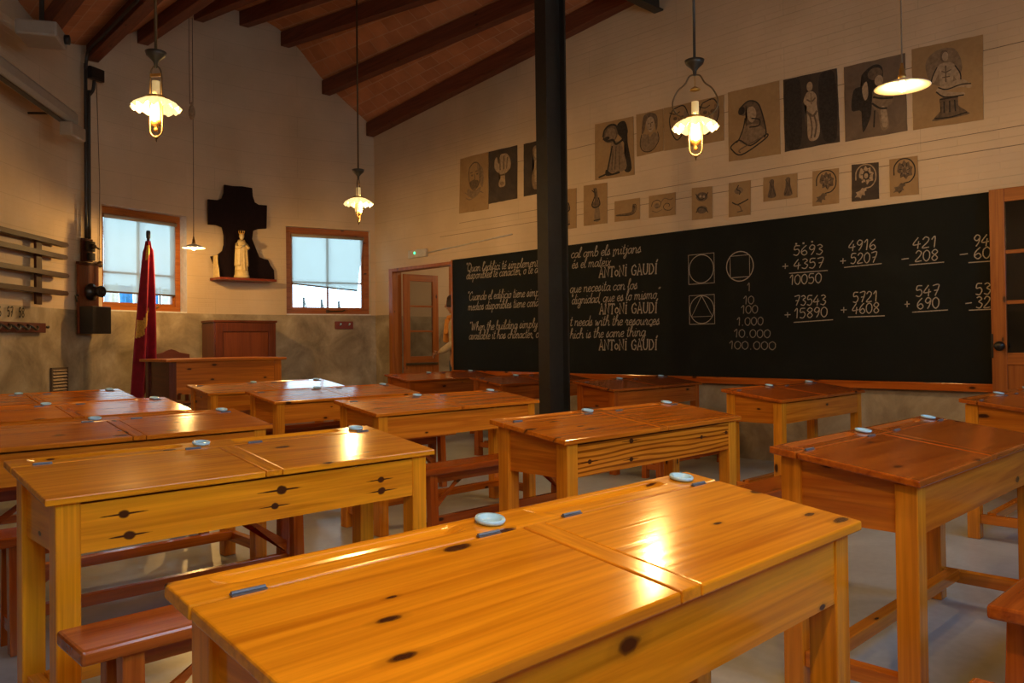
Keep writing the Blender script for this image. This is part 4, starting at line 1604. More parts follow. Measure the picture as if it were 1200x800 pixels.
def disc_lamp(label, loc, top_z, r=.14, energy=None):
    t = thing('disc_lamp', label, 'lamp', loc, 0, lamp_group)
    obj('lamp_shade', lathe([(.018, .040), (.04, .034), (.085, .016), (r, -.004), (r + .003, -.007), (r, -.009), (.085, .010), (.04, .028), (.018, .034)], 48, caps=False), M_ENAMEL, t, smooth=True)
    obj('lamp_socket', lathe([(0, .03), (.020, .03), (.021, .06), (.016, .064), (.016, .09), (.010, .10), (.008, .125), (0, .125)], 20), M_BRASS, t, smooth=True)
    obj('bulb', lathe([(0, .03), (.014, .028), (.020, .016), (.026, 0), (.026, -.012), (.018, -.026), (0, -.032)], 20), M_BULB, t, smooth=True)
    obj('cord', tube([(0, 0, .12), (.002, 0, 1.0), (0, 0, top_z - loc[2])], .0042, 8), M_CORD, t, smooth=True)
    ld = bpy.data.lights.new('lamp_light', 'POINT')
    ld.energy = energy or DISC_W
    ld.color = LAMP_COL
    ld.shadow_soft_size = .03
    lo = bpy.data.objects.new('lamp_light', ld)
    COL.objects.link(lo)
    lo.parent = t
    lo.location = (0, 0, -.045)
    return t


def ctop(x, y):
    return beam_z(x, y) + BEAM_H - .004


ornate_lamp('lit fluted glass lamp in a narrow brass frame above the flag side', (1.972, 5.309, 2.674), 'narrow', math.radians(-52), ctop(1.972, 5.309))
ornate_lamp('small lit fluted glass lamp hanging in front of the far corner window', (4.762, 7.201, 2.612), 'narrow', math.radians(38), ctop(4.762, 7.201))
ornate_lamp('lit fluted glass lamp in a wide lyre-shaped frame, before the pinned drawings', (4.651, 2.982, 2.559), 'lyre', math.radians(-57), ctop(4.651, 2.982))
disc_lamp('lit flat enamel disc lamp on a thin cord before the biggest drawings', (4.602, 1.634, 2.50), ctop(4.602, 1.634), energy=10)
l5 = disc_lamp('small lit disc lamp on a pulley cord beside the cross, near the window', (3.882, 9.319, 2.275), 5.05, .125, 72)
# pulley weight and double cord belong to that lamp
obj('counterweight', lathe([(0, 1.50), (.02, 1.51), (.034, 1.55), (.036, 1.60), (.026, 1.65), (.012, 1.67), (.014, 1.70), (0, 1.71)], 18, c=(-.012, 0, 0)), M_PALE, l5, smooth=True)
obj('second_cord', tube([(-.036, 0, 1.68), (-.04, 0, 2.72)], .0035, 6), M_CORD, l5, smooth=True)
obj('pulley', lathe([(0, 2.70), (.03, 2.70), (.034, 2.74), (.02, 2.77), (0, 2.77)], 16, c=(-.02, 0, 0)), M_PALE, l5, smooth=True)
# the same kind of lamp hangs over the first rows, above the frame
ornate_lamp('fluted glass lamp hanging high over the big honey-yellow desk', (1.85, 1.55, 2.6), 'narrow', .4, ctop(1.85, 1.55), 46)
ornate_lamp('fluted glass lamp hanging high beside the rear wall', (.45, .15, 2.6), 'narrow', .4, ctop(.45, .15), 75)

# ------------------------------------------------------------------ charcoal drawings pinned on the blackboard wall
PIC = {
    'P1': [(7.961, 3.527), (7.422, 3.526), (7.434, 2.802), (7.998, 2.817)],
    'P2': [(7.413, 3.525), (6.901, 3.513), (6.912, 2.866), (7.424, 2.868)],
    'P3': [(6.789, 3.507), (6.358, 3.498), (6.369, 2.871), (6.799, 2.874)],
    'P4': [(5.674, 3.517), (5.149, 3.498), (5.144, 2.875), (5.684, 2.899)],
    'P5': [(5.111, 3.505), (4.771, 3.496), (4.772, 3.065), (5.109, 3.062)],
    'P6': [(4.759, 3.498), (4.066, 3.476), (4.074, 3.038), (4.766, 3.059)],
    'Q0': [(6.292, 2.874), (5.958, 2.853), (5.965, 2.402), (6.3, 2.41)],
    'Q1': [(5.85, 2.864), (5.514, 2.849), (5.521, 2.406), (5.857, 2.412)],
    'Q2': [(5.414, 2.629), (5.079, 2.623), (5.083, 2.399), (5.418, 2.407)],
    'Q3': [(4.961, 2.624), (4.633, 2.618), (4.637, 2.39), (4.965, 2.397)],
    'Q4': [(4.439, 2.631), (4.208, 2.616), (4.214, 2.303), (4.444, 2.311)],
    'R1': [(4.021, 3.489), (3.497, 3.476), (3.496, 2.805), (4.024, 2.825)],
    'R2': [(3.46, 3.471), (2.965, 3.456), (2.95, 2.815), (3.454, 2.816)],
    'R3': [(2.905, 3.447), (2.406, 3.435), (2.397, 2.799), (2.903, 2.806)],
    'R4': [(2.353, 3.452), (1.838, 3.425), (1.845, 2.774), (2.352, 2.796)],
    'Q5': [(4.028, 2.619), (3.799, 2.613), (3.805, 2.289), (4.034, 2.292)],
    'Q6': [(3.669, 2.617), (3.34, 2.605), (3.344, 2.387), (3.673, 2.392)],
    'Q7': [(3.198, 2.6), (2.963, 2.589), (2.968, 2.286), (3.203, 2.29)],
    'Q8': [(2.852, 2.599), (2.629, 2.583), (2.63, 2.278), (2.857, 2.283)],
    'Q9': [(2.542, 2.59), (2.323, 2.583), (2.318, 2.272), (2.541, 2.281)],
}
TONE = {'k': M_CHAR, 'm': M_CHARM, 's': M_CHARS, 'p': M_PALE}


def ell(cx, cy, rx, ry, rot=0, n=18):
    c, s = math.cos(rot), math.sin(rot)
    return [(cx + rx * math.cos(a) * c - ry * math.sin(a) * s, cy + rx * math.cos(a) * s + ry * math.sin(a) * c) for a in [2 * PI * i / n for i in range(n)]]


# each drawing: list of ('b', tone, outline) filled patches and ('l', tone, width, line) strokes, u to the right, v up
def d_beard():
    return [('b', 's', [(.62, .83), (.80, .75), (.85, .55), (.80, .40), (.70, .55)]), ('b', 's', [(.30, .42), (.52, .36), (.75, .42), (.68, .30), (.50, .24), (.30, .30)]),
            ('b', 'm', ell(.44, .65, .030, .018)), ('b', 'm', ell(.62, .66, .030, .018)),
            ('b', 'm', [(.38, .54), (.50, .56), (.66, .54), (.68, .46), (.54, .40), (.42, .44)]),
            ('l', 'm', .022, [(.33, .70), (.36, .80), (.50, .87), (.66, .84), (.73, .72), (.72, .56), (.66, .45), (.52, .38), (.40, .45), (.34, .58), (.33, .70)]),
            ('l', 'm', .018, [(.52, .66), (.55, .58), (.50, .56)]), ('l', 'm', .018, [(.38, .70), (.46, .70)]), ('l', 'm', .018, [(.56, .71), (.66, .71)]),
            ('l', 's', .02, [(.20, .36), (.34, .30), (.48, .28)]), ('l', 's', .02, [(.56, .28), (.72, .33), (.84, .30)]), ('l', 's', .02, [(.24, .26), (.36, .22), (.5, .24)])]


def d_hand():
    return [('b', 'p', [(.22, .80), (.30, .86), (.36, .72), (.42, .88), (.55, .90), (.66, .88), (.76, .78), (.78, .62), (.66, .54), (.58, .50), (.60, .34), (.56, .28), (.40, .28), (.36, .36), (.44, .50), (.30, .58), (.22, .66)]),
            ('l', 'm', .03, [(.40, .82), (.42, .60)]), ('l', 'm', .03, [(.55, .86), (.54, .60)]), ('l', 'm', .025, [(.67, .82), (.64, .60)]), ('l', 'm', .03, [(.38, .50), (.58, .50)]), ('b', 's', ell(.48, .34, .07, .035))]


def d_torso():
    return [('b', 's', [(.35, .85), (.50, .92), (.62, .80), (.60, .55), (.70, .30), (.60, .12), (.38, .12), (.32, .35), (.42, .55)]), ('b', 'p', ell(.48, .78, .07, .09)), ('b', 'p', [(.42, .60), (.54, .60), (.56, .30), (.44, .25)])]


def d_hood():
    return [('b', 'k', [(.60, .92), (.78, .95), (.86, .78), (.84, .62), (.94, .12), (.76, .10), (.80, .45), (.70, .66), (.60, .76)]),
            ('b', 'm', [(.34, .90), (.52, .94), (.60, .82), (.58, .70), (.46, .62), (.30, .64), (.22, .72), (.26, .82)]), ('b', 's', ell(.42, .76, .14, .12)),
            ('b', 's', [(.44, .62), (.66, .60), (.74, .44), (.80, .12), (.34, .12), (.40, .40)]),
            ('l', 'k', .035, [(.22, .74), (.26, .86), (.40, .93), (.56, .90), (.62, .78)]), ('l', 'k', .04, [(.22, .72), (.34, .66), (.48, .66), (.56, .58), (.74, .64)]),
            ('b', 'k', ell(.33, .71, .06, .03)), ('l', 'k', .03, [(.46, .56), (.40, .36), (.32, .10)]), ('l', 'm', .025, [(.56, .54), (.52, .14)]), ('l', 'm', .025, [(.64, .54), (.64, .14)]), ('l', 'm', .025, [(.48, .50), (.44, .14)]),
            ('b', 'k', [(.30, .16), (.44, .08), (.62, .10), (.62, .06), (.30, .05)]), ('l', 'k', .03, [(.10, .04), (.30, .08)])]


def d_veil():
    return [('b', 'm', [(.26, .88), (.40, .97), (.62, .96), (.78, .86), (.80, .64), (.74, .52), (.70, .70), (.62, .84), (.46, .86), (.36, .74), (.30, .56), (.20, .52)]),
            ('b', 'p', [(.40, .82), (.54, .88), (.66, .80), (.66, .60), (.56, .50), (.44, .56), (.38, .68)]),
            ('b', 'm', ell(.46, .72, .03, .014)), ('b', 'm', ell(.60, .73, .03, .014)), ('l', 'm', .018, [(.54, .72), (.56, .64), (.52, .63)]), ('l', 'm', .02, [(.49, .58), (.58, .58)]),
            ('b', 's', [(.22, .48), (.42, .46), (.52, .40), (.64, .48), (.78, .44), (.84, .28), (.62, .10), (.40, .06), (.16, .22)]),
            ('l', 'k', .02, [(.20, .50), (.14, .28), (.22, .12), (.44, .05), (.66, .10), (.84, .28), (.80, .48)]), ('l', 'm', .02, [(.44, .48), (.46, .24)])]


def d_masks():
    out = []
    for cx in (.26, .76):
        out += [('l', 'k', .028, [(cx - .10, .92), (cx + .08, .96), (cx + .16, .70), (cx + .12, .44), (cx - .02, .20), (cx - .12, .40), (cx - .16, .70), (cx - .10, .92)]),
                ('b', 'm', ell(cx - .06, .70, .035, .04)), ('b', 'm', ell(cx + .06, .70, .035, .04)), ('b', 'm', ell(cx, .40, .06, .05)), ('l', 'm', .02, [(cx, .70), (cx + .02, .52), (cx - .03, .52)]),
                ('l', 'k', .02, [(cx - .16, .86), (cx - .06, .80), (cx + .02, .84)]), ('b', 's', [(cx + .10, .85), (cx + .16, .70), (cx + .10, .42), (cx + .08, .60)])]
    return out


def d_seated():
    return [('b', 'm', [(.22, .72), (.40, .80), (.56, .76), (.66, .62), (.72, .38), (.60, .30), (.40, .36), (.34, .52), (.40, .62), (.28, .62)]), ('b', 's', [(.30, .44), (.52, .48), (.68, .40), (.72, .28), (.44, .20), (.22, .26)]),
            ('b', 'p', [(.38, .70), (.50, .72), (.56, .60), (.48, .50), (.40, .56)]), ('b', 'k', ell(.27, .69, .07, .055, .3)),
            ('l', 'k', .02, [(.22, .72), (.40, .81), (.58, .76), (.67, .60), (.74, .34), (.70, .26)]), ('l', 'k', .018, [(.34, .58), (.30, .44), (.20, .28), (.14, .26)]), ('l', 'k', .018, [(.46, .56), (.62, .52), (.60, .44), (.42, .44)]),
            ('l', 'k', .02, [(.06, .22), (.22, .28), (.44, .18), (.74, .30), (.72, .24), (.26, .07), (.06, .17), (.06, .22)]), ('l', 'm', .018, [(.24, .10), (.24, .15), (.70, .28)])]


def d_draped():
    return [('b', 'k', [(.04, .96), (.30, .98), (.34, .60), (.30, .06), (.04, .06)]), ('b', 'k', [(.70, .96), (.95, .95), (.95, .06), (.72, .08), (.66, .60)]),
            ('b', 'p', ell(.50, .83, .055, .065)), ('b', 'p', [(.46, .76), (.40, .70), (.38, .62), (.44, .56), (.40, .46), (.42, .30), (.46, .10), (.60, .09), (.66, .20), (.64, .42), (.62, .56), (.62, .68), (.56, .75)]),
            ('l', 'm', .03, [(.42, .50), (.54, .42), (.62, .48)]), ('l', 'm', .022, [(.48, .46), (.52, .28), (.50, .12)]), ('l', 'm', .022, [(.56, .44), (.60, .28), (.56, .12)]), ('l', 'm', .022, [(.44, .66), (.52, .62), (.60, .66)]), ('l', 's', .02, [(.52, .74), (.52, .58)])]


def d_couple():
    return [('b', 'k', [(.30, .84), (.50, .94), (.64, .88), (.62, .66), (.46, .58), (.44, .30), (.30, .08), (.28, .36), (.12, .40), (.16, .66), (.30, .70)]),
            ('b', 's', [(.56, .64), (.70, .66), (.82, .54), (.78, .40), (.70, .34), (.72, .10), (.60, .08), (.56, .30), (.46, .40), (.48, .54)]),
            ('b', 'p', [(.30, .66), (.38, .74), (.40, .56), (.34, .50)]), ('b', 'm', ell(.52, .82, .12, .08)), ('b', 'p', ell(.58, .72, .07, .07)), ('b', 'p', [(.60, .36), (.68, .34), (.70, .12), (.62, .12)]),
            ('l', 'k', .025, [(.48, .52), (.62, .48), (.80, .46)]), ('l', 'k', .025, [(.70, .34), (.58, .36), (.46, .44)]), ('l', 'k', .02, [(.50, .34), (.48, .12)])]


def d_pedestal():
    return [('b', 's', [(.20, .78), (.36, .92), (.62, .90), (.72, .66), (.60, .50), (.30, .52)]), ('b', 'm', ell(.47, .84, .060, .072)), ('b', 'p', ell(.485, .83, .044, .056)),
            ('b', 'p', [(.41, .75), (.55, .75), (.62, .70), (.60, .58), (.56, .48), (.42, .47), (.40, .58), (.37, .68)]),
            ('b', 'p', [(.38, .72), (.32, .64), (.28, .56), (.32, .54), (.38, .62), (.42, .70)]), ('b', 'p', [(.60, .71), (.67, .62), (.70, .53), (.66, .51), (.60, .58), (.57, .66)]),
            ('b', 'p', [(.42, .49), (.56, .51), (.72, .52), (.84, .44), (.82, .40), (.70, .43), (.56, .42), (.46, .42)]), ('b', 'p', [(.40, .48), (.46, .42), (.62, .38), (.74, .36), (.74, .32), (.58, .32), (.40, .37), (.35, .43)]),
            ('b', 'm', [(.40, .33), (.64, .33), (.66, .22), (.78, .13), (.78, .09), (.32, .07), (.32, .11), (.42, .20)]),
            ('l', 'k', .014, [(.37, .72), (.31, .63), (.28, .55)]), ('l', 'k', .014, [(.62, .70), (.69, .60), (.70, .52)]), ('l', 'm', .014, [(.43, .66), (.49, .64), (.57, .66)]), ('l', 'm', .014, [(.49, .72), (.49, .52)]), ('l', 'm', .014, [(.44, .58), (.55, .58)]),
            ('l', 'k', .015, [(.84, .45), (.70, .46), (.50, .43), (.38, .47)]), ('l', 'k', .016, [(.35, .42), (.48, .34), (.74, .33)]), ('l', 'k', .016, [(.32, .10), (.55, .09), (.78, .12)]), ('l', 'k', .014, [(.40, .32), (.66, .32)]),
            ('l', 'k', .014, [(.46, .29), (.46, .15)]), ('l', 'k', .014, [(.54, .29), (.54, .15)]), ('l', 'k', .014, [(.61, .29), (.62, .15)])]


def d_putto():
    return [('b', 'm', [(.44, .88), (.56, .90), (.60, .74), (.64, .60), (.70, .48), (.58, .40), (.40, .42), (.36, .52), (.50, .60), (.46, .74)]), ('b', 's', [(.50, .40), (.66, .42), (.70, .10), (.48, .10)]),
            ('l', 'k', .03, [(.44, .90), (.50, .74), (.42, .60), (.36, .48), (.50, .42), (.70, .48), (.64, .66)]), ('l', 'k', .03, [(.44, .10), (.72, .12)]), ('l', 'k', .025, [(.36, .86), (.46, .80)])]


def d_ladle():
    return [('b', 'm', [(.10, .26), (.60, .26), (.78, .34), (.84, .66), (.72, .68), (.70, .42), (.56, .36), (.10, .34)]), ('l', 'k', .03, [(.10, .28), (.60, .24), (.82, .36), (.86, .68), (.74, .72), (.80, .56)])]


def d_scroll():
    return [('l', 'k', .028, [(.10, .50), (.16, .70), (.34, .76), (.46, .62), (.40, .44), (.26, .42), (.24, .54), (.34, .58)]), ('l', 'm', .03, [(.46, .62), (.60, .80), (.80, .70), (.92, .76)]), ('l', 'k', .028, [(.90, .34), (.80, .24), (.62, .28), (.56, .44), (.66, .56), (.78, .50), (.76, .40)]), ('l', 'm', .025, [(.12, .30), (.30, .22), (.50, .30)]), ('b', 's', ell(.30, .52, .10, .10))]


def d_urns():
    return [('b', 'm', ell(.50, .70, .28, .14)), ('b', 'm', ell(.50, .30, .26, .12)), ('l', 'k', .03, [(.20, .80), (.40, .62), (.62, .66), (.80, .82)]), ('l', 'k', .03, [(.22, .22), (.36, .36), (.62, .34), (.80, .20)]), ('b', 'p', ell(.42, .72, .06, .04)), ('b', 'p', ell(.60, .70, .06, .04))]


def d_bowl():
    return [('b', 's', ell(.46, .74, .20, .10)), ('l', 'k', .03, [(.46, .90), (.38, .78), (.52, .72), (.50, .62)]), ('l', 'k', .035, [(.16, .42), (.40, .34), (.70, .40), (.90, .46)]), ('l', 'm', .03, [(.36, .34), (.52, .28), (.60, .14)]), ('l', 'm', .03, [(.40, .12), (.66, .14)])]


def d_two():
    out = []
    for cx in (.26, .74):
        out += [('b', 'm', [(cx - .06, .84), (cx + .05, .86), (cx + .06, .60), (cx + .12, .16), (cx - .12, .16), (cx - .06, .56)]), ('l', 'k', .02, [(cx - .08, .80), (cx, .50), (cx - .10, .14)]), ('l', 'k', .02, [(cx + .06, .82), (cx + .04, .50), (cx + .12, .16)])]
    return out


def d_acanthus(dark=0):
    fg = 'p' if dark else 'm'
    ln = 'p' if dark else 'k'
    sh = 'k' if dark else 's'
    out = [('b', fg, [(.30, .78), (.36, .88), (.44, .84), (.52, .93), (.60, .86), (.70, .88), (.72, .78), (.82, .72), (.76, .62), (.80, .52), (.66, .50), (.58, .42), (.50, .50), (.38, .48), (.38, .58), (.28, .64)]),
           ('b', sh, ell(.55, .67, .13, .12)), ('b', fg, ell(.54, .66, .075, .075)),
           ('l', ln, .032, [(.16, .56), (.18, .80), (.40, .96), (.70, .94), (.88, .76), (.88, .52), (.72, .36), (.50, .32), (.34, .22)]),
           ('b', fg, [(.40, .34), (.30, .26), (.16, .24), (.20, .18), (.12, .10), (.26, .12), (.34, .06), (.38, .15), (.50, .14), (.46, .22), (.56, .28)])]
    for a in range(7):
        q = a * .9
        out.append(('l', 'k' if not dark else 'k', .018, [(.54 + .09 * math.cos(q), .66 + .09 * math.sin(q)), (.54 + .20 * math.cos(q + .25), .66 + .20 * math.sin(q + .25))]))
    return out


PDRAW = [
    ('P1', M_PAPER, d_beard(), 'tan charcoal drawing of a bearded head, first sheet beside the corner of the wall'),
    ('P2', M_PAPERD, d_hand(), 'black charcoal sheet with a pale clenched hand, beside the bearded head'),
    ('P3', M_PAPERD, d_torso(), 'black charcoal sheet half hidden by the steel column'),
    ('P4', M_PAPER, d_hood(), 'tall tan drawing of a hooded bowing figure in long robes'),
    ('P5', M_PAPER, d_veil(), 'small tan drawing of a veiled woman bust between hooded figure and lyre lamp'),
    ('P6', M_PAPER, d_masks(), 'wide tan drawing of two mask outlines behind the lyre-framed lamp'),
    ('R1', M_PAPER, d_seated(), 'large tan drawing of a crouching figure on a slab'),
    ('R2', M_PAPERD, d_draped(), 'large dark charcoal drawing of a pale standing draped figure'),
    ('R3', M_PAPERB, d_couple(), 'large brown drawing of a caped figure holding a child, behind the disc lamp'),
    ('R4', M_PAPER, d_pedestal(), 'largest tan drawing of a seated man on a pedestal, last in the upper row'),
    ('Q0', M_PAPER, d_putto(), 'lower-row drawing mostly hidden behind the steel column'),
    ('Q1', M_PAPER, d_putto(), 'tall lower-row drawing of a little standing figure beside the steel column'),
    ('Q2', M_PAPER, d_ladle(), 'small lower-row sheet with a curved boat-like ornament'),
    ('Q3', M_PAPER, d_scroll(), 'small lower-row sheet with a scroll ornament'),
    ('Q4', M_PAPER, d_urns(), 'small upright lower-row sheet with two stacked ornaments'),
    ('Q5', M_PAPER, d_bowl(), 'small upright lower-row sheet with bud above a bowl, below the crouching figure'),
    ('Q6', M_PAPER, d_two(), 'small wide lower-row sheet with two standing figures'),
    ('Q7', M_PAPER, d_acanthus(), 'small tan curled-leaf drawing next to the dark leaf drawing'),
    ('Q8', M_PAPERD, d_acanthus(1), 'small dark drawing of a pale curled leaf, in the lower row'),
    ('Q9', M_PAPER, d_acanthus(), 'small tan curled-leaf drawing, last in the lower row'),
]
for key, pm, ops, lab in PDRAW:
    c = PIC[key]

    def on_paper(u, v, x):
        a = Vector(c[3]).lerp(Vector(c[2]), u)
        b = Vector(c[0]).lerp(Vector(c[1]), u)
        q = a.lerp(b, v)
        return (x, q[0], q[1])
    t = thing('charcoal_drawing', lab, 'drawing', (0, 0, 0), 0, 'charcoal drawings pinned on the wall')
    bm = bmesh.new()
    n = 8
    edge = []
    rr = random.Random(key)
    for (ua, va, ub, vb) in ((0, 0, 1, 0), (1, 0, 1, 1), (1, 1, 0, 1), (0, 1, 0, 0)):
        for i in range(n):
            q = i / n
            j = .006 * (rr.random() - .5)
            edge.append((ua + (ub - ua) * q + j, va + (vb - va) * q + j))
    fr = [bm.verts.new(on_paper(u, v, WX - .0065)) for u, v in edge]
    bk = [bm.verts.new(on_paper(u, v, WX - .0015)) for u, v in edge]
    bm.faces.new(fr)
    bm.faces.new(list(reversed(bk)))
    for i in range(len(fr)):
        k = (i + 1) % len(fr)
        bm.faces.new((fr[i], fr[k], bk[k], bk[i]))
    obj('paper_sheet', bm, pm, t)
    asp = abs(c[0][0] - c[1][0]) / abs(c[0][1] - c[3][1])
    mats = [M_CHAR, M_CHARM, M_CHARS, M_PALE]
    bm = bmesh.new()
    lay = 0
    for op in ops:
        lay += 1
        x = WX - .0068 - .00012 * lay
        mi = 'kmsp'.index(op[1])
        n0 = len(bm.faces)
        if op[0] == 'b':
            pts = [(min(.985, max(.015, u)), min(.985, max(.015, v))) for u, v in smooth_line(op[2], 4, True)]
            vs = [bm.verts.new(on_paper(u, v, x)) for u, v in pts]
            f = bm.faces.new(vs)
            bmesh.ops.triangulate(bm, faces=[f])
        else:
            pts = [(min(.98, max(.02, u)), min(.98, max(.02, v))) for u, v in smooth_line(op[3], 5)]
            ribbon_into(bm, [(u * asp, v) for u, v in pts], op[2], lambda a, b, x=x: on_paper(a / asp, b, x))
        bm.faces.ensure_lookup_table()
        for f in bm.faces[n0:]:
            f.material_index = mi
    obj('charcoal_sketch', bm, None, t, mats=mats)

# wires the drawings hang from
for z0, z1, ya, yb, lab in ((3.31, 3.30, 7.3, 1.0, 'thin grey wire stretched along the wall through the upper row of drawings'), (2.69, 2.68, 8.0, .9, 'thin grey wire stretched along the wall above the lower row of drawings'), (2.55, 2.54, 8.4, .9, 'thin grey wire stretched along the wall behind the lower row of drawings')):
    w = obj('picture_wire', tube([(WX - .0035, ya, z0), (WX - .0035, yb, z1)], .0022, 6), M_CORD)
    tag(w, lab, 'wire', 'wires for the drawings')

# exit light above the doorway
ex = thing('exit_light', 'small white wall box with a green light above the doorway', 'exit light', (WX - .022, 8.87, 2.365))
obj('case', bx(-.02, .02, -.20, .20, -.055, .055), M_WHITE, ex, bevel=.006)
obj('lamp_dot', lathe([(0, 0), (.018, 0), (.016, .006), (0, .009)], 16), M_LED, ex, smooth=True)
ex.children[-1].rotation_euler = (0, -PI / 2, 0)
ex.children[-1].location = (-.021, .045, .01)
w = obj('wall_conduit', tube([(WX - .014, 8.66, 2.36), (WX - .014, 7.0, 2.44)], .009, 8), M_WHITE, smooth=True)
tag(w, 'thin painted cable run leading along the wall from the exit light', 'cable')


# ------------------------------------------------------------------ things on the window wall
def wall_frame(x, off=0.0):
    """point on the wavy wall, and rotation with local +x along the wall, local -y into the room"""
    y = wall_y(x)
    a = math.atan2(wall_y(x + .06) - wall_y(x - .06), .12)
    return (x + math.sin(a) * off, y - math.cos(a) * off, 0), a


# coat rail with two pegs
(lx, ly, _), a = wall_frame(6.38, .002)
hk = thing('coat_rail', 'small red-brown coat rail with two white pegs under the far window', 'coat rail', (lx, ly, 1.395), a)
obj('rail_board', bx(-.135, .135, -.022, 0, -.055, .055), M_REDBOX, hk, bevel=.005)
for s in (-1, 1):
    bm = bmesh.new()
    tube_into(bm, [(s * .065, -.022, 0), (s * .065, -.06, .005), (s * .065, -.075, .022)], [.009, .009, .014], 10)
    obj('peg', bm, M_PORC, hk, smooth=True)

# wooden wall telephone
(lx, ly, _), a = wall_frame(2.87, .006)
a = math.radians(34)
ph = thing('wall_telephone', 'old wooden wall telephone with black mouthpiece and black battery box beside the window', 'telephone', (lx, ly - .06, 0), a)
obj('back_board', bx(-.155, .155, -.035, -.004, 1.27, 2.045), PINE['cabZ'], ph, bevel=.004)
obj('top_strip', bx(-.165, .165, -.045, -.004, 2.046, 2.075), PINE['darkX'], ph)
obj('battery_box', bx(-.15, .15, -.20, -.036, 1.27, 1.575), M_BLACK, ph, bevel=.006)
bm = lathe([(0, 0), (.095, 0), (.098, .02), (.075, .045), (.055, .06), (.05, .10), (.062, .115), (.066, .15), (.05, .158), (.044, .14), (0, .13)], 28)
mp_ = obj('mouthpiece', bm, M_BLACK, ph, smooth=True)
mp_.rotation_euler = (PI / 2, 0, 0)
mp_.location = (.02, -.036, 1.745)
rm = obj('mouthpiece_ring', lathe([(.035, .158), (.05, .159), (.05, .165), (.035, .164)], 24, caps=False), M_IRON, mp_, smooth=True)
bm = bmesh.new()
tube_into(bm, [(-.156, -.02, 1.70), (-.20, -.03, 1.69), (-.205, -.05, 1.62)], .012, 8)
obj('hook_switch', bm, M_IRON, ph, smooth=True)

# switch box with knob and the two conduits
a34 = math.radians(36)
(lx, ly, _), _a = wall_frame(2.862, .004)
sb = thing('switch_box', 'dark brown switch board with a metal rotary switch above the wall telephone', 'switch', (lx, ly - .06, 0), a34)
obj('back_board', bx(-.085, .085, -.03, -.003, 2.085, 2.345), PINE['darkZ'], sb, bevel=.003)
obj('switch_case', bx(-.05, .07, -.075, -.031, 2.20, 2.315), M_IRON, sb, bevel=.008)
obj('lower_case', bx(-.02, .075, -.07, -.031, 2.10, 2.185), M_BLACK, sb, bevel=.008)
bm = bmesh.new()
tube_into(bm, [(.02, -.076, 2.255), (.02, -.11, 2.255)], [.03, .022], 14)
tube_into(bm, [(.02, -.10, 2.255), (.095, -.105, 2.235)], [.009, .012], 8)
obj('rotary_handle', bm, M_BRONZE, sb, smooth=True)
n2 = Vector((math.cos(a34), math.sin(a34), 0))
bpos = Vector((lx, ly - .06, 0)) + Vector((math.sin(a34), -math.cos(a34), 0)) * .034
for k, (dx, hz, bend) in enumerate(((-.028, 4.30, .30), (.022, 4.02, .0))):
    p = bpos + n2 * dx
    pts = [(p.x, p.y, 2.346), (p.x, p.y, hz - .12)]
    if k == 0:
        pts += [(p.x, p.y, hz - .05), (2.872, p.y - .02, hz + .10), (2.874, p.y - .12, beam_z(2.97, 9.75) + .05), (2.874, p.y - .6, beam_z(2.97, 9.3) + .05), (2.874, p.y - 2.6, beam_z(2.97, 7.3) + .05)]
        lab = 'black conduit pipe rising up the wall and bending along a roof beam'
    else:
        pts += [(p.x + .01, p.y, hz - .04), (p.x + .045, p.y - .005, hz + .03), (p.x + .055, p.y - .01, hz + .135)]
        lab = 'black conduit pipe rising from the switch board to the small junction box'
    w = obj('conduit_pipe', tube(smooth_line(pts, 4), .019, 12), M_STEEL, smooth=True)
    tag(w, lab, 'pipe', 'black conduits')
(lx, ly, _), _a = wall_frame(2.95, .05)
jb = thing('junction_box', 'small black junction box on the wall under the roof beam', 'junction box', (lx, ly - .02, 4.24), math.radians(26))
obj('case', bx(-.10, .10, -.06, .0, -.07, .07), M_BLACK, jb, bevel=.006)
obj('cover', bx(-.085, .085, -.068, -.061, -.058, .058), M_STEEL, jb)
# blind cord with its knob beside the first window
(lx, ly, _), _a = wall_frame(3.045, .012)
bc = thing('pull_cord', 'thin dark cord with a round wooden knob hanging beside the flag window', 'cord', (lx, ly, 0))
obj('cord', tube([(0, 0, 2.08), (.01, 0, 3.0), (-.02, 0, 4.18)], .0035, 6), M_CORD, bc, smooth=True)
kb = lathe([(0, -.04), (.025, -.03), (.036, 0), (.025, .03), (0, .04)], 18)
kk = obj('knob', kb, M_BRONZE, bc, smooth=True)
kk.location = (.0, -.03, 2.075)

# display rack of four long rails
SA = Vector((1.20, 8.10, 0))
SB = Vector((2.475, 9.578, 0))
sd_ = (SB - SA)
sl = sd_.length
sang = math.atan2(sd_.y, sd_.x)
SN = Vector((math.sin(sang), -math.cos(sang), 0))
P0 = SA + SN * .05
rk = thing('wall_rack', 'dark wooden wall rack of four long round-ended rails on an upright board', 'rack', (P0.x, P0.y, 0), sang)
for zz, ext in ((2.235, 0), (2.10, -.02), (1.905, .01), (1.715, -.005)):
    bm = bmesh.new()
    box(bm, 0, sl + ext, -.10, -.032, zz - .042, zz + .006)
    lathe_into(bm, [(.001, -.055), (.026, -.05), (.034, -.035), (.034, .035), (.026, .05), (.001, .055)], 16, c=(0, 0, 0))
    vs = [v for v in bm.verts][8:]
    for v in vs:
        v.co = Vector((sl + ext + v.co.x, -.066 + v.co.z * .62, zz - .018 + v.co.y * .70))
    obj('long_rail', bm, PINE['darkX'], rk, bevel=0)
xb = sl * .77
obj('upright_board', bx(xb - .055, xb + .055, -.031, -.004, 1.56, 2.24), PINE['darkZ'], rk, bevel=.003)
obj('upright_board', bx(.12, .23, -.031, -.004, 1.56, 2.24), PINE['darkZ'], rk, bevel=.003)

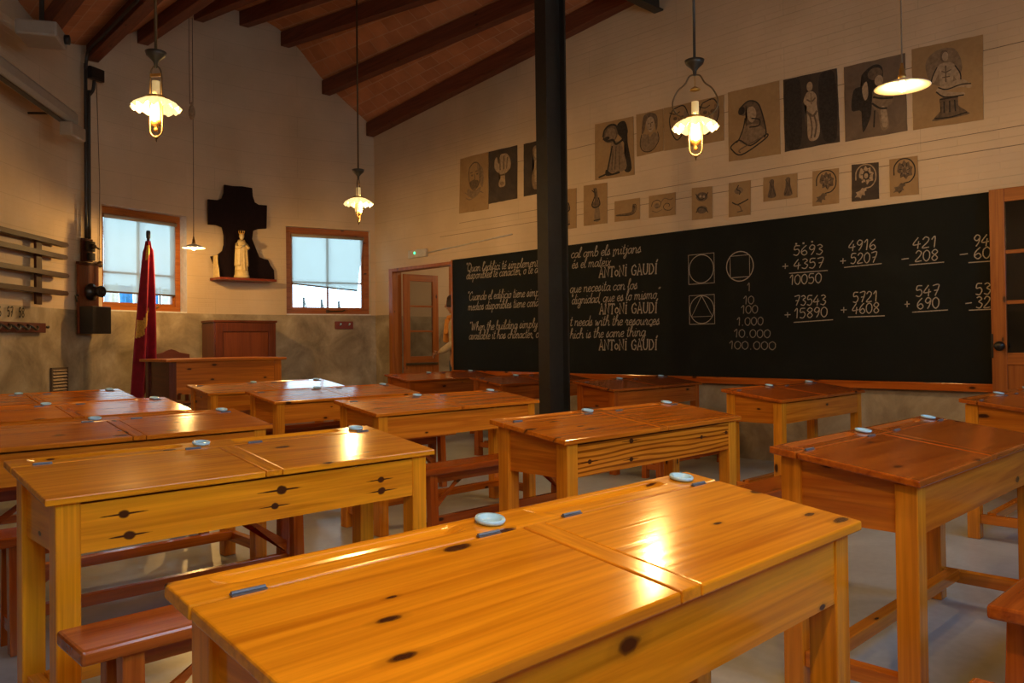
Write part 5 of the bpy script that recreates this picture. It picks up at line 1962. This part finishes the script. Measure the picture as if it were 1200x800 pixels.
# painted numbers and the row of twisted hooks below
PN = SA + SN * .012
nm = thing('number_row', 'dark painted numbers 55 to 58 on the grey wall above the hook board', 'painted numbers', (PN.x, PN.y, 0), sang)
for k, (tx, ux) in enumerate((('55', .66), ('56', .845), ('57', 1.045), ('58', 1.245))):
    bm = bmesh.new()
    write(bm, tx, (ux, 1.425), (ux + .105, 1.425), .014, G, .063, .02, lambda u, v: (u, -.002, v))
    obj('painted_number', bm, M_CHAR, nm)
PH = SA + SN * .02
hb = thing('hook_board', 'dark red board with a row of twisted black hooks under the painted numbers', 'hook board', (PH.x, PH.y, 0), sang)
obj('board', bx(.2, sl - .26, -.03, -.001, 1.275, 1.375), M_REDPEG, hb, bevel=.004)
for k in range(7):
    x = .34 + k * .165
    pts = [(x, -.03, 1.35), (x + .02, -.075, 1.325), (x + .07, -.085, 1.30), (x + .12, -.075, 1.325), (x + .135, -.06, 1.335)]
    obj('hook', tube(smooth_line(pts, 5), .011, 8), M_BLACK, hb, smooth=True)
obj('end_knob', tube([(sl - .261, -.02, 1.335), (sl - .20, -.022, 1.335)], [.010, .016], 10), M_BLACK, hb, smooth=True)

# vent grille low on the wall
(lx, ly, _), _a = wall_frame(2.53, .004)
vg = thing('vent_grille', 'small pale metal vent grille with slats low on the grey wall', 'vent', (lx - .004, ly - .012, .75), math.radians(44))
bm = bmesh.new()
w_, h_ = .15, .155
box(bm, -w_, w_, -.018, -.001, h_ - .022, h_)
box(bm, -w_, w_, -.018, -.001, -h_, -h_ + .022)
box(bm, -w_, -w_ + .022, -.018, -.001, -h_ + .022, h_ - .022)
box(bm, w_ - .022, w_, -.018, -.001, -h_ + .022, h_ - .022)
obj('vent_frame', bm, M_CORD, vg)
obj('vent_back', bx(-w_ + .022, w_ - .022, -.005, -.002, -h_ + .022, h_ - .022), M_BLACK, vg)
bm = bmesh.new()
for k in range(8):
    z = -h_ + .032 + k * .034
    vs = [bm.verts.new(p) for p in ((-w_ + .022, -.022, z), (w_ - .022, -.022, z), (w_ - .022, -.008, z + .022), (-w_ + .022, -.008, z + .022))]
    bm.faces.new(vs)
so = obj('slats', bm, M_PALE, vg)
so.modifiers.new('t', 'SOLIDIFY').thickness = .003

# rolled-up projection screen and projector up on the wall
A = Vector((1.30, 7.64, 3.60))
B = Vector((2.52, 9.11, 3.475))
d_ = B - A
ps = thing('projection_screen', 'long cream case of a rolled-up projection screen high on the wall', 'projection screen', tuple(A), math.atan2(d_.y, d_.x))
ln_ = math.hypot(d_.x, d_.y)
sl_ = d_.z
bm = bmesh.new()
prof = [(-.05, -.07), (.05, -.07), (.075, -.03), (.075, .05), (.045, .085), (-.045, .085), (-.075, .05), (-.075, -.03)]
f0 = [bm.verts.new((0, y, z)) for y, z in prof]
f1 = [bm.verts.new((ln_, y, z + sl_)) for y, z in prof]
bm.faces.new(f0)
bm.faces.new(list(reversed(f1)))
for i in range(8):
    bm.faces.new((f0[i], f0[(i + 1) % 8], f1[(i + 1) % 8], f1[i]))
obj('case', bm, M_SCREEN, ps, bevel=.004)
obj('slot_strip', prism([(0, -.078), (0, -.072), (ln_, sl_ - .072), (ln_, sl_ - .078)], -.03, .03, 'XZ'), M_BLACK, ps)
obj('end_cap', bx(ln_ - .26, ln_ + .06, -.13, .0, sl_ - .22, sl_ - .075), M_SCREEN, ps, bevel=.02)
obj('wall_arm', tube([(ln_ - .25, .02, sl_ + .0), (ln_ - .25, .30, sl_ + .0)], .012, 8), M_IRON, ps)
obj('wall_arm', tube([(.3, .02, sl_ * .2), (.3, .30, sl_ * .2)], .012, 8), M_IRON, ps)
pj = thing('projector', 'pale grey projector box hung high beside the dark roof beam', 'projector', (2.03, 8.20, 3.98), math.radians(62))
obj('case', bx(-.19, .19, -.17, .17, -.07, .07), M_SCREEN, pj, bevel=.02)
ln2 = obj('lens', lathe([(.03, 0), (.045, 0), (.045, .04), (.03, .045)], 20), M_BLACK, pj, smooth=True)
ln2.rotation_euler = (PI / 2, 0, 0)
ln2.location = (.08, -.17, 0)
obj('ceiling_mount', tube([(0, 0, .07), (0, 0, beam_z(2.03, 8.20) + BEAM_H - 3.985)], .022, 10), M_STEEL, pj)
obj('mount_plate', bx(-.08, .08, -.08, .08, .071, .085), M_STEEL, pj)

# ------------------------------------------------------------------ person in the far room
pp = thing('person', 'person in cream jumper and orange scarf standing half hidden in the doorway, hands joined', 'person', (7.30, 8.62, 0), math.radians(-134))


def skin(name, verts, edges, rad, mat, parent, root=0, sub=2):
    me = bpy.data.meshes.new(name)
    me.from_pydata(verts, edges, [])
    me.materials.append(mat)
    o = bpy.data.objects.new(name, me)
    COL.objects.link(o)
    o.parent = parent
    sk = o.modifiers.new('skin', 'SKIN')
    sk.use_smooth_shade = True
    lay = me.skin_vertices[0].data
    for i, r in enumerate(rad):
        lay[i].radius = r if isinstance(r, tuple) else (r, r)
        lay[i].use_root = i == root
    sb_ = o.modifiers.new('sub', 'SUBSURF')
    sb_.levels = sb_.render_levels = sub
    return o


HB = 1.0
bv = [(0, 0, .96), (0, .01, 1.12), (0, .0, 1.30), (0, .0, 1.42), (0, -.01, 1.50), (0, -.02, 1.56), (0, -.035, 1.64), (0, -.03, 1.72)]
br_ = [(.15, .11), (.13, .10), (.155, .11), (.13, .085), (.055, .055), (.055, .06), (.075, .092), (.06, .078)]
be = [(i, i + 1) for i in range(7)]
for s in (-1, 1):
    k = len(bv)
    bv += [(s * .19, .0, 1.42), (s * .235, .04, 1.16), (s * .15, -.17, 1.02), (s * .05, -.25, .985)]
    br_ += [.055, .043, .036, .028]
    be += [(3, k), (k, k + 1), (k + 1, k + 2), (k + 2, k + 3)]
    k = len(bv)
    bv += [(s * .095, 0, .90), (s * .105, -.015, .50), (s * .11, .02, .09), (s * .12, -.14, .035)]
    br_ += [.095, .062, .045, (.045, .032)]
    be += [(0, k), (k, k + 1), (k + 1, k + 2), (k + 2, k + 3)]
body = skin('body', bv, be, br_, M_SKIN, pp, 0)
hands = []
for s in (-1, 1):
    k0 = (s * .045, -.255, .985)
    hv = [k0, (s * .01, -.305, .965)]
    hr = [(.026, .016), (.034, .016)]
    he = [(0, 1)]
    for q in range(4):
        k = len(hv)
        u = (q - 1.5) * .017
        hv += [(s * .005, -.318, .955 + u), (-s * .030, -.332, .945 + u), (-s * .050, -.318, .938 + u * (1 + .1 * q))]
        hr += [.0088, .0082, .0072]
        he += [(1, k), (k, k + 1), (k + 1, k + 2)]
    k = len(hv)
    hv += [(s * .02, -.285, 1.000), (-s * .006, -.315, 1.012)]
    hr += [.010, .0085]
    he += [(0, k), (k, k + 1)]
    skin('hand', hv, he, hr, M_SKIN, pp, 0)
# head with a face
def head_fx(t, r, z):
    x = math.cos(t)
    y = math.sin(t)
    return (r * (1 + .20 * abs(y)), z)


hm = lathe([(0, -.12), (.035, -.115), (.055, -.085), (.066, -.045), (.073, .0), (.076, .045), (.068, .085), (.042, .112), (0, .12)], 28, head_fx)
hd = obj('head', hm, M_SKIN, pp, smooth=True)
hd.location = (0, -.045, 1.66)
bm = bmesh.new()
tube_into(bm, [(0, -.080, .012), (0, -.100, -.018), (0, -.106, -.030), (0, -.085, -.038)], [.007, .011, .014, .009], 10)
for s in (-1, 1):
    tube_into(bm, [(s * .074, .005, .02), (s * .084, .015, .0), (s * .074, .005, -.03)], [.006, .014, .006], 8)
tube_into(bm, [(-.022, -.076, -.062), (0, -.084, -.060), (.022, -.076, -.062)], [.004, .007, .004], 8)
obj('face_features', bm, M_SKIN, hd, smooth=True)
bm = bmesh.new()
for s in (-1, 1):
    lathe_into(bm, [(.001, -.008), (.008, -.004), (.009, .002), (.001, .008)], 10, c=(s * .030, -.078, .012))
obj('eyes', bm, M_HAIR, hd, smooth=True)
bm = bmesh.new()
rows = []
for j in range(9):
    z = .128 - .165 * (j / 8) ** 1.2
    r = .083 * math.sqrt(max(0.0, 1 - (max(0, z) / .13) ** 2)) + .004
    rw = []
    for q in range(29):
        t = (-PI / 2 + .75 * min(1, j / 4)) + (2 * PI - 1.5 * min(1, j / 4)) * q / 28
        rw.append(bm.verts.new((r * math.cos(t) * 1.0, r * math.sin(t) * 1.18, z)))
    rows.append(rw)
for a_, b_ in zip(rows, rows[1:]):
    for q in range(28):
        bm.faces.new((a_[q], a_[q + 1], b_[q + 1], b_[q]))
ho = obj('hair', bm, M_HAIR, hd, smooth=True)
ho.modifiers.new('t', 'SOLIDIFY').thickness = -.012
# clothes
sv = [(0, 0, .95), (0, .01, 1.12), (0, .0, 1.30), (0, .0, 1.43), (0, -.008, 1.48)]
sr = [(.168, .125), (.150, .118), (.175, .128), (.145, .10), (.075, .07)]
se = [(i, i + 1) for i in range(4)]
for s in (-1, 1):
    k = len(sv)
    sv += [(s * .19, .0, 1.42), (s * .237, .04, 1.16), (s * .155, -.16, 1.03), (s * .085, -.22, 1.0)]
    sr += [.070, .060, .050, .042]
    se += [(3, k), (k, k + 1), (k + 1, k + 2), (k + 2, k + 3)]
skin('jumper', sv, se, sr, M_SHIRT, pp, 0)
tv = [(0, 0, .97), (0, 0, .90)]
tr_ = [(.160, .120), (.165, .125)]
te = [(0, 1)]
for s in (-1, 1):
    k = len(tv)
    tv += [(s * .10, 0, .84), (s * .108, -.012, .48), (s * .112, .02, .10)]
    tr_ += [.105, .080, .066]
    te += [(1, k), (k, k + 1), (k + 1, k + 2)]
skin('trousers', tv, te, tr_, M_JEAN, pp, 0)
skin('shoes', [(-.112, .04, .05), (-.12, -.10, .045), (-.124, -.17, .035), (.112, .04, .05), (.12, -.10, .045), (.124, -.17, .035)], [(0, 1), (1, 2), (3, 4), (4, 5)], [(.05, .05), (.052, .045), (.04, .033)] * 2, M_BLACK, pp, 0)
cv = [(.085 * math.cos(q * PI / 4), -.015 + .085 * math.sin(q * PI / 4), 1.49 + .012 * math.sin(q * PI / 4)) for q in range(8)]
k = len(cv)
cv += [(-.03, -.125, 1.42), (-.045, -.145, 1.28), (-.04, -.150, 1.12), (.035, -.13, 1.40), (.06, -.145, 1.24)]
skin('scarf', cv, [(q, (q + 1) % 8) for q in range(8)] + [(6, k), (k, k + 1), (k + 1, k + 2), (6, k + 3), (k + 3, k + 4)], [.032] * 8 + [(.045, .022), (.050, .020), (.055, .018), (.045, .022), (.05, .018)], M_SCARF, pp, 0)

# ------------------------------------------------------------------ seen through the windows
for k in range(5):
    p = Vector((5.95 + k * .36, 11.6 + k * .05, 0))
    bm = bmesh.new()
    hgt = 1.93 - .02 * k
    tube_into(bm, [(0, 0, -.14), (0, 0, hgt)], .018, 8)
    tube_into(bm, [(0, 0, hgt - .02), (.09, .0, hgt - .30), (.12, .0, hgt - .60)], .009, 6)
    o = obj('fence_stake', bm, M_STEEL, smooth=True, loc=tuple(p))
    tag(o, 'dark fence stake outside the far corner window', 'fence stake', 'fence stakes outside')
for k in range(6):
    p = (3.45 + k * .24, 11.5 + .12 * k, 0)
    t = thing('banner', ('blue' if k % 2 == 0 else 'white') + ' cloth banner on a thin pole outside the flag window', 'banner', p, .3, 'banners outside')
    bm = bmesh.new()
    rows = []
    for j in range(9):
        z = .25 + 1.72 * j / 8
        rows.append([bm.verts.new((-.10 + .20 * q / 8 + .03 * math.sin(j * .9 + k), .02 * math.sin(q * 1.4 + k), z)) for q in range(9)])
    for a_, b_ in zip(rows, rows[1:]):
        for q in range(8):
            bm.faces.new((a_[q], a_[q + 1], b_[q + 1], b_[q]))
    o = obj('banner_cloth', bm, M_BLUE if k % 2 == 0 else M_WBAN, t, smooth=True)
    o.modifiers.new('t', 'SOLIDIFY').thickness = .004
    obj('pole', tube([(-.12, .02, -.14), (-.12, .02, 2.0)], .012, 8), M_STEEL, t)
